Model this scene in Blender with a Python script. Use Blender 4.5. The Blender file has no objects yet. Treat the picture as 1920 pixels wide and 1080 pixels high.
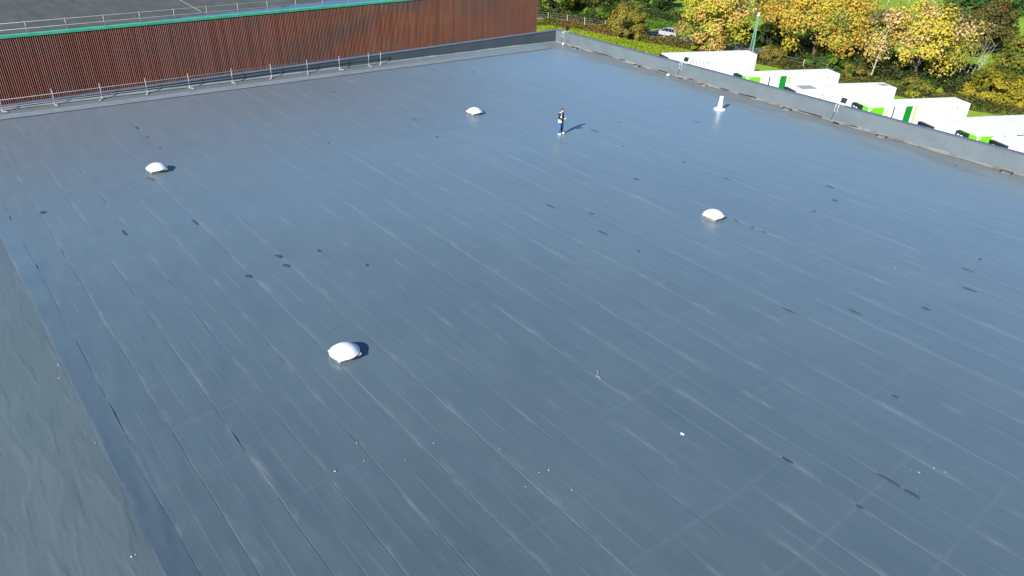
import bpy, bmesh, math, random
import numpy as np
from mathutils import Matrix, Vector

SC = bpy.context.scene
COL = SC.collection
rad = math.radians

# ------------------------------------------------------------------ camera
RIGHT = Vector((0.772734, -0.633732, 0.035572))
UP = Vector((0.299104, 0.412994, 0.860217))
FWD = Vector((0.559838, 0.654079, -0.508686))
CAM_H = 15.614
cam_data = bpy.data.cameras.new('camera')
cam_data.sensor_fit = 'HORIZONTAL'
cam_data.sensor_width = 36.0
cam_data.lens = 25.7815
cam_data.clip_start = 0.5
cam_data.clip_end = 9000.0
cam = bpy.data.objects.new('camera', cam_data)
COL.objects.link(cam)
cam.matrix_world = Matrix(((RIGHT.x, UP.x, -FWD.x, 0.0), (RIGHT.y, UP.y, -FWD.y, 0.0),
                           (RIGHT.z, UP.z, -FWD.z, CAM_H), (0, 0, 0, 1)))
SC.camera = cam

# ------------------------------------------------------------------ sky and sun
SUN_EL, SUN_AZ = rad(29.0), rad(180 + 16.0)       # azimuth counter-clockwise from +X
sun_dir = Vector((math.cos(SUN_EL) * math.cos(SUN_AZ), math.cos(SUN_EL) * math.sin(SUN_AZ), math.sin(SUN_EL)))
world = bpy.data.worlds.new('World')
SC.world = world
world.use_nodes = True
wn = world.node_tree
wn.nodes.clear()
sky = wn.nodes.new('ShaderNodeTexSky')
sky.sky_type = 'NISHITA'
sky.sun_disc = False
sky.sun_elevation = SUN_EL
sky.sun_rotation = math.atan2(sun_dir.x, sun_dir.y)
sky.air_density = 1.0
sky.dust_density = 0.0
sky.ozone_density = 10.0
bg = wn.nodes.new('ShaderNodeBackground')
bg.inputs['Strength'].default_value = 0.072
wo = wn.nodes.new('ShaderNodeOutputWorld')
wn.links.new(sky.outputs[0], bg.inputs[0])
wn.links.new(bg.outputs[0], wo.inputs[0])
sl = bpy.data.lights.new('sun', 'SUN')
sl.energy = 4.9
sl.angle = rad(0.5)
sl.color = (1.0, 0.975, 0.93)
so = bpy.data.objects.new('sun', sl)
COL.objects.link(so)
so.rotation_euler = (-sun_dir).to_track_quat('-Z', 'Y').to_euler()
so.location = (0, 0, 60)
SC.view_settings.view_transform = 'Standard'
SC.view_settings.look = 'None'
SC.view_settings.exposure = 0.9
SC.view_settings.gamma = 1.0
SC.view_settings.use_curve_mapping = False

# ------------------------------------------------------------------ helpers
random.seed(4)
RNG = np.random.default_rng(11)
GROUND = -11.2
SA = -0.019533


def roof_z(x, y=0.0):
    """fall of the membrane roof: ridge at x = 1.4, falling to the right-hand parapet and gently to the left"""
    x = np.asarray(x, dtype=float)
    z = SA * x
    z = z + np.clip((2.15 - x), 0, 0.80) * 0.16
    z = np.where(x < 1.35, SA * 1.35 + 0.80 * 0.16 - (1.35 - x) * 0.035, z)
    return z


def rz(x):
    return float(roof_z(x))


def hsh(ix, iy, iz, seed):
    n = (ix * 374761393 + iy * 668265263 + iz * 2147483647 + seed * 1274126177) & 0xffffffff
    n = ((n ^ (n >> 13)) * 1274126177) & 0xffffffff
    n = n ^ (n >> 16)
    return (n & 0xffff) / 65535.0


def vnoise(p, seed=0):
    """smooth value noise, p = (N,3)"""
    p = np.asarray(p, dtype=float)
    i = np.floor(p).astype(np.int64)
    f = p - i
    f = f * f * (3 - 2 * f)
    out = 0
    for dx in (0, 1):
        for dy in (0, 1):
            for dz in (0, 1):
                w = (f[:, 0] if dx else 1 - f[:, 0]) * (f[:, 1] if dy else 1 - f[:, 1]) * (f[:, 2] if dz else 1 - f[:, 2])
                out = out + w * hsh(i[:, 0] + dx, i[:, 1] + dy, i[:, 2] + dz, seed)
    return out


class MB:
    def __init__(self):
        self.v, self.f, self.m = [], [], []

    def add(self, vs, fs, mi=0):
        b = len(self.v)
        self.v += [tuple(v) for v in vs]
        self.f += [tuple(b + i for i in f) for f in fs]
        self.m += [mi] * len(fs)
        return self

    def box(self, x0, x1, y0, y1, z0, z1, mi=0, M=None):
        vs = [Vector((x, y, z)) for z in (z0, z1) for y in (y0, y1) for x in (x0, x1)]
        if M is not None:
            vs = [M @ v for v in vs]
        return self.add(vs, [(0, 2, 3, 1), (4, 5, 7, 6), (0, 1, 5, 4), (2, 6, 7, 3), (0, 4, 6, 2), (1, 3, 7, 5)], mi)

    def tube(self, pts, r, n=8, mi=0, cap=True):
        pts = [Vector(p) for p in pts]
        rs = r if isinstance(r, (list, tuple)) else [r] * len(pts)
        vs, fs = [], []
        for k, p in enumerate(pts):
            a = pts[max(k - 1, 0)]
            b = pts[min(k + 1, len(pts) - 1)]
            d = (b - a).normalized()
            u = d.cross(Vector((0, 0, 1)))
            if u.length < 1e-3:
                u = d.cross(Vector((1, 0, 0)))
            u.normalize()
            w = d.cross(u)
            for j in range(n):
                t = 2 * math.pi * j / n
                vs.append(p + (u * math.cos(t) + w * math.sin(t)) * rs[k])
        for k in range(len(pts) - 1):
            for j in range(n):
                j2 = (j + 1) % n
                fs.append((k * n + j, k * n + j2, (k + 1) * n + j2, (k + 1) * n + j))
        if cap:
            fs.append(tuple(range(n - 1, -1, -1)))
            fs.append(tuple((len(pts) - 1) * n + j for j in range(n)))
        return self.add(vs, fs, mi)

    def lathe(self, prof, n=24, mi=0, c=(0, 0, 0), M=None):
        vs, fs = [], []
        for (r, z) in prof:
            for j in range(n):
                t = 2 * math.pi * j / n
                v = Vector((c[0] + r * math.cos(t), c[1] + r * math.sin(t), c[2] + z))
                vs.append(M @ v if M is not None else v)
        for k in range(len(prof) - 1):
            for j in range(n):
                j2 = (j + 1) % n
                fs.append((k * n + j, k * n + j2, (k + 1) * n + j2, (k + 1) * n + j))
        fs.append(tuple(range(n - 1, -1, -1)))
        fs.append(tuple((len(prof) - 1) * n + j for j in range(n)))
        return self.add(vs, fs, mi)

    def mesh(self, name, mats, smooth=False, bevel=0.0):
        me = bpy.data.meshes.new(name)
        me.from_pydata(self.v, [], self.f)
        if not isinstance(mats, (list, tuple)):
            mats = [mats]
        for m in mats:
            me.materials.append(m)
        if len(mats) > 1:
            me.polygons.foreach_set('material_index', self.m)
        if bevel:
            bm = bmesh.new()
            bm.from_mesh(me)
            bmesh.ops.bevel(bm, geom=list(bm.edges), offset=bevel, segments=1, affect='EDGES')
            bm.to_mesh(me)
            bm.free()
        if smooth:
            me.polygons.foreach_set('use_smooth', [True] * len(me.polygons))
        me.update()
        return me

    def obj(self, name, mats, parent=None, smooth=False, bevel=0.0):
        return put(name, self.mesh(name, mats, smooth, bevel), parent)


def put(name, me, parent=None, loc=(0, 0, 0), rot=(0, 0, 0)):
    o = bpy.data.objects.new(name, me)
    COL.objects.link(o)
    o.location = loc
    o.rotation_euler = rot
    if parent is not None:
        o.parent = parent
    return o


def tag(o, label=None, cat=None, group=None, kind=None):
    if label: o['label'] = label
    if cat: o['category'] = cat
    if group: o['group'] = group
    if kind: o['kind'] = kind
    return o


def thing(name, label, cat, loc=(0, 0, 0), rotz=0.0, group=None):
    o = bpy.data.objects.new(name, None)
    COL.objects.link(o)
    o.empty_display_size = 0.3
    o.location = loc
    o.rotation_euler = (0, 0, rotz)
    return tag(o, label, cat, group)


def copy_thing(root, loc, rotz, label=None):
    r = root.copy()
    COL.objects.link(r)
    r.location = loc
    r.rotation_euler = (0, 0, rotz)
    if label: r['label'] = label
    for ch in list(root.children):
        c = ch.copy()
        COL.objects.link(c)
        c.parent = r
        for g in list(ch.children):
            d = g.copy()
            COL.objects.link(d)
            d.parent = c
    return r


def grid_mesh(name, X, Y, Z, mats, uv=None, smooth=True):
    """regular grid of points (ny, nx)"""
    ny, nx = X.shape
    co = np.stack([X, Y, Z], -1).reshape(-1, 3)
    a = (np.arange(ny - 1)[:, None] * nx + np.arange(nx - 1)[None, :]).ravel()
    quads = np.stack([a, a + 1, a + nx + 1, a + nx], -1)
    me = bpy.data.meshes.new(name)
    me.from_pydata(co.tolist(), [], quads.tolist())
    for m in (mats if isinstance(mats, (list, tuple)) else [mats]):
        me.materials.append(m)
    if uv is not None:
        l = me.uv_layers.new(name='UVMap')
        U = np.stack(uv, -1).reshape(-1, 2)
        l.data.foreach_set('uv', U[quads.ravel()].ravel().astype(np.float32))
    if smooth:
        me.polygons.foreach_set('use_smooth', [True] * len(me.polygons))
    me.update()
    return me


# ------------------------------------------------------------------ materials
class NT:
    def __init__(self, name):
        self.m = bpy.data.materials.new(name)
        self.m.use_nodes = True
        self.t = self.m.node_tree
        self.b = self.t.nodes['Principled BSDF']

    def n(self, typ, **kw):
        nd = self.t.nodes.new(typ)
        for k, v in kw.items():
            setattr(nd, k, v)
        return nd

    def l(self, a, b):
        self.t.links.new(a, b)

    def math(self, op, a, b=None, c=None, clamp=False):
        nd = self.n('ShaderNodeMath', operation=op, use_clamp=clamp)
        for i, v in enumerate((a, b, c)):
            if v is None: continue
            if hasattr(v, 'links'): self.l(v, nd.inputs[i])
            else: nd.inputs[i].default_value = v
        return nd.outputs[0]

    def mix(self, fac, a, b, typ='MIX'):
        nd = self.n('ShaderNodeMix', data_type='RGBA', blend_type=typ)
        for s, v in ((nd.inputs['Factor'], fac), (nd.inputs[6], a), (nd.inputs[7], b)):
            if hasattr(v, 'links'): self.l(v, s)
            elif isinstance(v, (int, float)): s.default_value = v
            else: s.default_value = (*v, 1)
        return nd.outputs[2]

    def pos(self, scale=(1, 1, 1)):
        g = self.n('ShaderNodeNewGeometry')
        mp = self.n('ShaderNodeVectorMath', operation='MULTIPLY')
        self.l(g.outputs['Position'], mp.inputs[0])
        mp.inputs[1].default_value = scale
        return mp.outputs[0]

    def noise(self, vec, scale=1.0, detail=3.0, rough=0.55):
        nd = self.n('ShaderNodeTexNoise')
        self.l(vec, nd.inputs['Vector'])
        nd.inputs['Scale'].default_value = scale
        nd.inputs['Detail'].default_value = detail
        nd.inputs['Roughness'].default_value = rough
        return nd.outputs['Fac']

    def step(self, v, lo, hi):
        nd = self.n('ShaderNodeMapRange', interpolation_type='SMOOTHSTEP')
        self.l(v, nd.inputs['Value'])
        nd.inputs['From Min'].default_value = lo
        nd.inputs['From Max'].default_value = hi
        return nd.outputs[0]

    def bump(self, h, strength=0.2, dist=0.02):
        b = self.n('ShaderNodeBump')
        b.inputs['Strength'].default_value = strength
        b.inputs['Distance'].default_value = dist
        self.l(h, b.inputs['Height'])
        self.l(b.outputs[0], self.b.inputs['Normal'])


def simple(name, col, rough=0.5, metal=0.0, var=0.0, scale=3.0, spec=0.5, col2=None, bump=0.0):
    t = NT(name)
    t.b.inputs['Base Color'].default_value = (*col, 1)
    t.b.inputs['Roughness'].default_value = rough
    t.b.inputs['Metallic'].default_value = metal
    t.b.inputs['Specular IOR Level'].default_value = spec
    if var:
        c2 = col2 or tuple(c * (1 - var) for c in col)
        f = t.noise(t.pos(), scale, 4)
        t.l(t.mix(t.step(f, 0.35, 0.7), col, c2), t.b.inputs['Base Color'])
        if bump: t.bump(f, bump, 0.02)
    return t.m


def membrane_material(name, c_dark, c_light, left=False):
    t = NT(name)
    P = t.pos()
    uvn = t.n('ShaderNodeUVMap')
    sep = t.n('ShaderNodeSeparateXYZ')
    t.l(uvn.outputs[0], sep.inputs[0])
    u = sep.outputs[0]
    sp = t.n('ShaderNodeSeparateXYZ')
    t.l(P, sp.inputs[0])
    info = t.n('ShaderNodeObjectInfo')
    big = t.noise(P, 0.16, 4, 0.6)
    med = t.noise(t.pos((1.6, 0.5, 1)), 0.8, 4, 0.6)
    fine = t.noise(P, 26, 3, 0.7)
    f = t.math('ADD', t.math('MULTIPLY', big, 0.55), t.math('MULTIPLY', med, 0.45))
    f = t.math('ADD', f, t.math('MULTIPLY', t.math('SUBTRACT', info.outputs['Random'], 0.5), 0.10))
    f = t.math('ADD', f, t.math('MULTIPLY', t.math('SUBTRACT', fine, 0.5), 0.6))
    base = t.mix(t.step(f, 0.18, 0.84), c_dark, c_light)
    # pale dust streaks dried out along the laps, broken up lengthwise
    s1 = t.noise(t.pos((2.4, 0.62, 1)), 1.0, 5, 0.68)
    s2 = t.noise(t.pos((9.0, 0.8, 1)), 1.0, 3, 0.6)
    s3 = t.noise(t.pos((11.0, 0.14, 1)), 1.0, 3, 0.6)
    near = t.math('ADD', t.step(u, 0.25, 0.05), t.math('MULTIPLY', t.step(u, 0.93, 0.99), 0.6), clamp=True)
    dust = t.math('MULTIPLY', t.math('MULTIPLY', near, t.step(s1, 0.45, 0.74)), 0.85 if not left else 0.12)
    thin = t.math('MULTIPLY', t.step(u, 0.098, 0.062), t.step(t.noise(t.pos((0.6, 0.30, 1)), 1.0, 5, 0.7), 0.30, 0.66))
    dust = t.math('MAXIMUM', dust, t.math('MULTIPLY', thin, 0.72 if not left else 0.0))
    mid = t.math('MULTIPLY', t.step(s2, 0.60, 0.74), t.step(s1, 0.45, 0.62))
    dust = t.math('MAXIMUM', dust, t.math('MULTIPLY', mid, 0.22 if not left else 0.0))
    dust = t.math('MAXIMUM', dust, t.math('MULTIPLY', t.step(s3, 0.50, 0.74), 0.11 if not left else 0.0))
    half = t.step(t.math('ABSOLUTE', t.math('SUBTRACT', u, 0.5)), 0.022, 0.006)
    dust = t.math('MAXIMUM', dust, t.math('MULTIPLY', t.math('MULTIPLY', half, t.step(t.noise(t.pos((0.9, 0.35, 1)), 1.0, 5, 0.7), 0.36, 0.66)), 0.42 if not left else 0.0))
    # faint lines where the boards below butt, across the rolls
    cr = t.math('FRACT', t.math('ADD', t.math('DIVIDE', sp.outputs[1], 2.44), t.math('MULTIPLY', t.noise(t.pos((0.05, 0.0, 0)), 1.0, 1), 0.9)))
    line = t.math('MULTIPLY', t.step(t.math('ABSOLUTE', t.math('SUBTRACT', cr, 0.5)), 0.045, 0.0), t.step(t.noise(t.pos((0.22, 0.6, 1)), 1.0, 4), 0.40, 0.66))
    dust = t.math('MAXIMUM', dust, t.math('MULTIPLY', line, 0.18 if not left else 0.0))
    tone = t.noise(t.pos((0.7, 0.3, 1)), 1.0, 2)
    dcol = t.mix(t.step(tone, 0.42, 0.6), (0.245, 0.265, 0.262), (0.262, 0.248, 0.225))
    c = t.mix(t.math('MULTIPLY', dust, 0.52), base, dcol)
    # silt left by ponding along the right-hand parapet
    if not left:
        edge = t.math('ADD', sp.outputs[0], t.math('MULTIPLY', t.math('SUBTRACT', t.noise(t.pos((0.8, 0.25, 1)), 1.0, 4), 0.5), 5.0))
        silt = t.step(edge, 50.6, 53.6)
        c = t.mix(t.math('MULTIPLY', silt, 0.6), c, (0.14, 0.135, 0.125))
        back = t.math('ADD', t.math('MULTIPLY', sp.outputs[1], 1.0), t.math('MULTIPLY', t.math('SUBTRACT', t.noise(t.pos((0.3, 0.8, 1)), 1.0, 4), 0.5), 7.0))
        bk = t.math('MULTIPLY', t.step(back, 32.0, 54.0), t.step(sp.outputs[0], 50, 22))  # dust towards the walkway, also painting in the duller sky reflection at back left
        c = t.mix(t.math('MULTIPLY', bk, 0.55), c, (0.125, 0.118, 0.112))
        dulled = t.math('MAXIMUM', t.math('MULTIPLY', silt, 0.8), t.math('MULTIPLY', bk, 0.9))
    # grime line in each lap
    c = t.mix(t.math('MULTIPLY', t.math('MULTIPLY', t.step(u, 0.984, 0.994), t.step(t.noise(t.pos((0.5, 0.35, 1)), 1.0, 3), 0.36, 0.64)), 0.42 if not left else 0.0), c, (0.03, 0.038, 0.048))
    t.l(c, t.b.inputs['Base Color'])
    r = t.math('ADD', 0.31 if not left else 0.42, t.math('MULTIPLY', dust, 0.16))
    r = t.math('ADD', r, t.math('MULTIPLY', t.math('SUBTRACT', med, 0.5), 0.16))
    if not left:
        r = t.math('ADD', r, t.math('MULTIPLY', dulled, 0.3))
    t.l(r, t.b.inputs['Roughness'])
    t.b.inputs['Specular IOR Level'].default_value = 1.0 if not left else 0.5
    if left:
        t.b.inputs['Sheen Weight'].default_value = 0.14
    else:
        t.l(t.math('MULTIPLY', 0.285, t.math('MULTIPLY', t.math('SUBTRACT', 1.0, t.math('MULTIPLY', bk, 0.92)), t.math('SUBTRACT', 1.0, t.math('MULTIPLY', silt, 0.8)))), t.b.inputs['Sheen Weight'])
    t.b.inputs['Sheen Roughness'].default_value = 0.45
    t.b.inputs['Sheen Tint'].default_value = (0.55, 0.80, 1.0, 1)
    t.b.inputs['IOR'].default_value = 1.68 if not left else 1.5
    h = t.math('ADD', t.math('MULTIPLY', t.noise(t.pos((2.4, 0.5, 1)), 1.0, 4, 0.6), 1.0), t.math('MULTIPLY', fine, 0.05))
    # creases where the sheet has rippled, running with the rolls, strongest near the ridge
    wav = t.noise(t.pos((0.85, 0.14, 1) if not left else (1.0, 0.22, 1)), 1.0, 2 if not left else 3, 0.5)
    crease = t.step(t.math('ABSOLUTE', t.math('SUBTRACT', wav, 0.5)), 0.085, 0.0)
    h = t.math('ADD', h, t.math('MULTIPLY', crease, t.math('ADD', 0.03, t.math('MULTIPLY', t.step(sp.outputs[0], 18.0, 2.0), 0.55 if not left else 0.85))))
    t.bump(h, 0.42, 0.022)
    return t.m


M_ROOF = membrane_material('roof_membrane', (0.060, 0.088, 0.096), (0.083, 0.116, 0.124))
M_ROOF_L = membrane_material('roof_membrane_left', (0.076, 0.103, 0.108), (0.094, 0.124, 0.128), True)
M_WALK = simple('walkway_membrane', (0.205, 0.235, 0.24), 0.55, var=0.18, scale=1.2)
M_DAMP = simple('damp', (0.052, 0.072, 0.079), 0.40)
M_DROP = simple('dropping', (0.62, 0.62, 0.58), 0.7)
M_CLAD = simple('parapet_cladding', (0.112, 0.137, 0.147), 0.42, var=0.16, scale=0.6)
M_PARDIM = simple('parapet_grey_dim', (0.068, 0.085, 0.095), 0.5, var=0.15, scale=0.6)  # parapet grey darkened for the back panels, their grazing-sun dimness put into colour
M_COPE = simple('coping_metal', (0.115, 0.13, 0.155), 0.42, var=0.15, scale=0.7)
M_SILT = simple('silt_band', (0.175, 0.172, 0.162), 0.8, var=0.45, scale=1.6)
M_BLACK = simple('black_plastic', (0.012, 0.012, 0.015), 0.4)
M_GAP = simple('dark_gap', (0.018, 0.017, 0.016), 0.8)
M_GALV = simple('galvanised_steel', (0.42, 0.415, 0.41), 0.45, 0.25, var=0.2)
M_TAPE = simple('grey_tape', (0.30, 0.30, 0.29), 0.6)
M_WHITE = simple('white_plastic', (0.82, 0.82, 0.80), 0.35, var=0.05)
M_KERB = simple('rooflight_kerb', (0.12, 0.13, 0.13), 0.5, var=0.25)
M_FASCIA = simple('green_fascia', (0.05, 0.40, 0.21), 0.45, var=0.3, scale=1.4, col2=(0.09, 0.46, 0.27))
M_WATER = simple('roof_water', (0.085, 0.10, 0.11), 0.06, spec=1.0)
M_LAMPGLASS = simple('lamp_glass', (0.25, 0.25, 0.25), 0.15)
M_TRAILER = simple('trailer_white', (0.84, 0.84, 0.83), 0.35, var=0.03, scale=0.5)
M_TROOF = simple('trailer_roof', (0.77, 0.77, 0.74), 0.5, var=0.12, scale=0.7, col2=(0.68, 0.675, 0.64))
M_GREEN = simple('bright_green_panel', (0.14, 0.52, 0.012), 0.35)
M_DKGREEN = simple('dark_green_panel', (0.002, 0.22, 0.015), 0.35)
M_LTGREEN = simple('light_green_panel', (0.42, 0.68, 0.12), 0.4)
M_BEIGE = simple('beige_panel', (0.56, 0.53, 0.33), 0.4)
M_NAVY = simple('navy_line', (0.015, 0.03, 0.07), 0.4)
M_PRINT = simple('grey_print', (0.22, 0.21, 0.23), 0.5)
M_STRIPE = simple('stone_stripe', (0.33, 0.315, 0.235), 0.5)
M_TYRE = simple('tyre_rubber', (0.015, 0.015, 0.015), 0.8)
M_RIM = simple('wheel_rim', (0.35, 0.35, 0.36), 0.4, 0.5)
M_STEELDK = simple('chassis_steel', (0.03, 0.03, 0.035), 0.6)
M_MAST = simple('mast_green', (0.16, 0.33, 0.26), 0.45)
M_CARP = simple('car_paint', (0.36, 0.39, 0.44), 0.22, 0.15)
M_GLASSD = simple('car_glass', (0.006, 0.010, 0.02), 0.06)
M_RED = simple('tail_lamp', (0.35, 0.01, 0.01), 0.3)
M_POST = simple('timber_post', (0.46, 0.36, 0.20), 0.8, var=0.3)
M_WIRE = simple('fence_wire', (0.30, 0.31, 0.32), 0.5, 0.4)
M_BARK = simple('bark', (0.10, 0.08, 0.06), 0.9, var=0.4, scale=4)
M_PALEBARK = simple('pale_bark', (0.42, 0.37, 0.28), 0.8, var=0.35, scale=3)
M_SKIN = simple('skin', (0.55, 0.32, 0.24), 0.5)
M_HAIR = simple('dark_hair', (0.015, 0.011, 0.01), 0.5)
M_JACKET = simple('black_jacket', (0.012, 0.012, 0.014), 0.8)
M_VEST = simple('pale_vest', (0.76, 0.80, 0.74), 0.7)
M_JEANS = simple('blue_jeans', (0.035, 0.12, 0.26), 0.8, var=0.3, scale=9)
M_SHOE = simple('tan_shoe', (0.62, 0.54, 0.42), 0.7)
M_EYE = simple('eye', (0.02, 0.015, 0.012), 0.2)


def cladding_material():
    t = NT('brown_slats')
    P = t.pos((0.11, 0.0, 0.22))
    n1 = t.noise(P, 1.0, 5, 0.62)
    slat = t.n('ShaderNodeSeparateXYZ')
    t.l(t.pos(), slat.inputs[0])
    ident = t.n('ShaderNodeTexWhiteNoise', noise_dimensions='1D')
    t.l(t.math('FLOOR', t.math('DIVIDE', slat.outputs[0], 0.165)), ident.inputs['W'])
    long_n = t.noise(t.pos((1.2, 0, 0.12)), 3.0, 3)
    f = t.math('ADD', n1, t.math('MULTIPLY', t.math('SUBTRACT', ident.outputs[0], 0.5), 0.09))
    f = t.math('ADD', f, t.math('MULTIPLY', t.math('SUBTRACT', long_n, 0.5), 0.10))
    # weathered, darker in blotches towards the right-hand half
    right = t.step(slat.outputs[0], 22, 42)
    c = t.mix(t.step(f, 0.42, 0.60), (0.31, 0.145, 0.118), (0.34, 0.13, 0.088))
    c = t.mix(t.math('MULTIPLY', right, 0.7), c, t.mix(t.step(f, 0.42, 0.60), (0.25, 0.105, 0.065), (0.31, 0.118, 0.055)))
    dark = t.math('MULTIPLY', t.step(f, 0.51, 0.44), t.math('ADD', 0.20, t.math('MULTIPLY', right, 0.6)))
    c = t.mix(dark, c, (0.20, 0.125, 0.10))
    tan = t.math('MULTIPLY', right, t.step(t.noise(t.pos((0.16, 0, 0.3)), 1.3, 4), 0.48, 0.62))
    c = t.mix(t.math('MULTIPLY', tan, 0.4), c, (0.34, 0.18, 0.09))
    c = t.mix(t.math('MULTIPLY', t.step(ident.outputs[0], 0.15, 0.9), 0.42), c, (0.10, 0.05, 0.04))
    far = t.step(slat.outputs[0], 46, 66)
    c = t.mix(t.math('MULTIPLY', far, 0.6), c, (0.20, 0.09, 0.06))
    t.l(c, t.b.inputs['Base Color'])
    t.b.inputs['Roughness'].default_value = 0.65
    return t.m


M_SLAT = cladding_material()
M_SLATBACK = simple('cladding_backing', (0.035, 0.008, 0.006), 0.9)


def other_roof_material():
    t = NT('dark_felt_roof')
    n1 = t.noise(t.pos((0.8, 0.25, 1)), 1.0, 5, 0.65)
    n2 = t.noise(t.pos(), 5.0, 4, 0.7)
    f = t.math('ADD', t.math('MULTIPLY', n1, 0.6), t.math('MULTIPLY', n2, 0.4))
    c = t.mix(t.step(f, 0.35, 0.65), (0.062, 0.070, 0.062), (0.098, 0.104, 0.092))
    t.l(c, t.b.inputs['Base Color'])
    t.b.inputs['Roughness'].default_value = 0.75
    t.b.inputs['Specular IOR Level'].default_value = 0.25
    return t.m


M_ROOF2 = other_roof_material()


def ground_material():
    t = NT('grass_ground')
    n1 = t.noise(t.pos(), 0.10, 4, 0.6)
    n2 = t.noise(t.pos((1, 1, 1)), 1.3, 5, 0.7)
    f = t.math('ADD', t.math('MULTIPLY', n1, 0.5), t.math('MULTIPLY', n2, 0.5))
    c = t.mix(t.step(f, 0.36, 0.64), (0.16, 0.27, 0.018), (0.27, 0.36, 0.045))
    t.l(c, t.b.inputs['Base Color'])
    t.b.inputs['Roughness'].default_value = 0.9
    t.b.inputs['Specular IOR Level'].default_value = 0.1
    t.bump(n2, 0.8, 0.12)
    return t.m


M_GRASS = ground_material()
M_ASPHALT = simple('asphalt', (0.055, 0.055, 0.056), 0.85, var=0.35, scale=1.5)
M_ROAD = simple('lane_surface', (0.20, 0.165, 0.145), 0.85, var=0.3, scale=0.8)


def leaf_material(name):
    t = NT(name)
    a = t.n('ShaderNodeVertexColor', layer_name='Col')
    t.l(a.outputs[0], t.b.inputs['Base Color'])
    t.b.inputs['Roughness'].default_value = 0.6
    t.b.inputs['Specular IOR Level'].default_value = 0.25
    tr = t.n('ShaderNodeBsdfTranslucent')
    t.l(a.outputs[0], tr.inputs[0])
    mx = t.n('ShaderNodeMixShader')
    mx.inputs[0].default_value = 0.44
    out = t.t.nodes['Material Output']
    t.l(t.b.outputs[0], mx.inputs[1])
    t.l(tr.outputs[0], mx.inputs[2])
    t.l(mx.outputs[0], out.inputs[0])
    return t.m


M_LEAF = leaf_material('leaves')


def leaf_mesh(name, c, nrm, size, cols, mat=None):
    """one kite-shaped folded leaf cluster per row"""
    n = len(c)
    nrm = nrm / (np.linalg.norm(nrm, axis=1, keepdims=True) + 1e-9)
    r = RNG.normal(size=(n, 3))
    t = np.cross(nrm, r)
    t /= (np.linalg.norm(t, axis=1, keepdims=True) + 1e-9)
    b = np.cross(nrm, t)
    s = size[:, None]
    v = np.empty((n, 4, 3))
    v[:, 0] = c - t * s * 0.55
    v[:, 1] = c + b * s * 0.34 + nrm * s * 0.10
    v[:, 2] = c + t * s * 0.55 - nrm * s * 0.12
    v[:, 3] = c - b * s * 0.34 + nrm * s * 0.10
    me = bpy.data.meshes.new(name)
    me.vertices.add(n * 4)
    me.vertices.foreach_set('co', v.reshape(-1).astype(np.float32))
    me.loops.add(n * 4)
    me.loops.foreach_set('vertex_index', np.arange(n * 4, dtype=np.int32))
    me.polygons.add(n)
    me.polygons.foreach_set('loop_start', np.arange(0, n * 4, 4, dtype=np.int32))
    me.polygons.foreach_set('loop_total', np.full(n, 4, dtype=np.int32))
    at = me.color_attributes.new('Col', 'FLOAT_COLOR', 'POINT')
    cc = np.ones((n, 4, 4), dtype=np.float32)
    cc[:, :, :3] = cols[:, None, :]
    at.data.foreach_set('color', cc.reshape(-1))
    me.materials.append(mat or M_LEAF)
    me.update(calc_edges=True)
    return me


# ================================================================== setting: ground, yard, lane
g = MB().add([(-3000, -3000, GROUND), (3000, -3000, GROUND), (3000, 3000, GROUND), (-3000, 3000, GROUND)], [(0, 1, 2, 3)])
tag(g.obj('ground', M_GRASS), kind='structure')
yard = MB().add([(-40, -60, GROUND + .004), (97.5, -60, GROUND + .004), (99.5, 20, GROUND + .004), (98.0, 69, GROUND + .004), (90, 75.0, GROUND + .004),
                 (70, 75.5, GROUND + .004), (-40, 75.5, GROUND + .004)], [(0, 1, 2, 3, 4, 5, 6)])
tag(yard.obj('yard', M_ASPHALT), kind='structure')
lane = MB()
cx = [(88, 140), (98, 115), (103.5, 100), (107.6, 86.5), (111.5, 74), (117, 58), (124, 40)]
vs = []
for k, (x, y) in enumerate(cx):
    a = cx[max(k - 1, 0)]; b = cx[min(k + 1, len(cx) - 1)]
    d = Vector((b[0] - a[0], b[1] - a[1], 0)).normalized()
    nn = Vector((-d.y, d.x, 0))
    vs += [Vector((x, y, GROUND + .004)) + nn * 2.2, Vector((x, y, GROUND + .004)) - nn * 1.9]
lane.add(vs, [(2 * k, 2 * k + 2, 2 * k + 3, 2 * k + 1) for k in range(len(cx) - 1)])
tag(lane.obj('lane', M_ROAD), kind='structure')
# ================================================================== the warehouse whose roof fills the picture
WH = thing('warehouse', 'low flat roofed warehouse with grey membrane roof and grey parapets', 'building', (0, 0, 0))
XR, YB, Y0 = 54.0, 57.75, -14.0
seams = [2.0, 3.15, 4.6, 6.05, 7.45, 8.92, 10.65, 12.4, 13.6, 14.67, 15.9, 17.7, 19.55, 21.2, 22.95, 24.8, 26.05, 27.8, 29.6,
         31.87, 33.8, 35.0, 36.6, 38.5, 39.9, 41.2, 42.8, 44.4, 46.1, 47.8, 49.5, 51.2, 52.7, 54.0]


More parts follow.
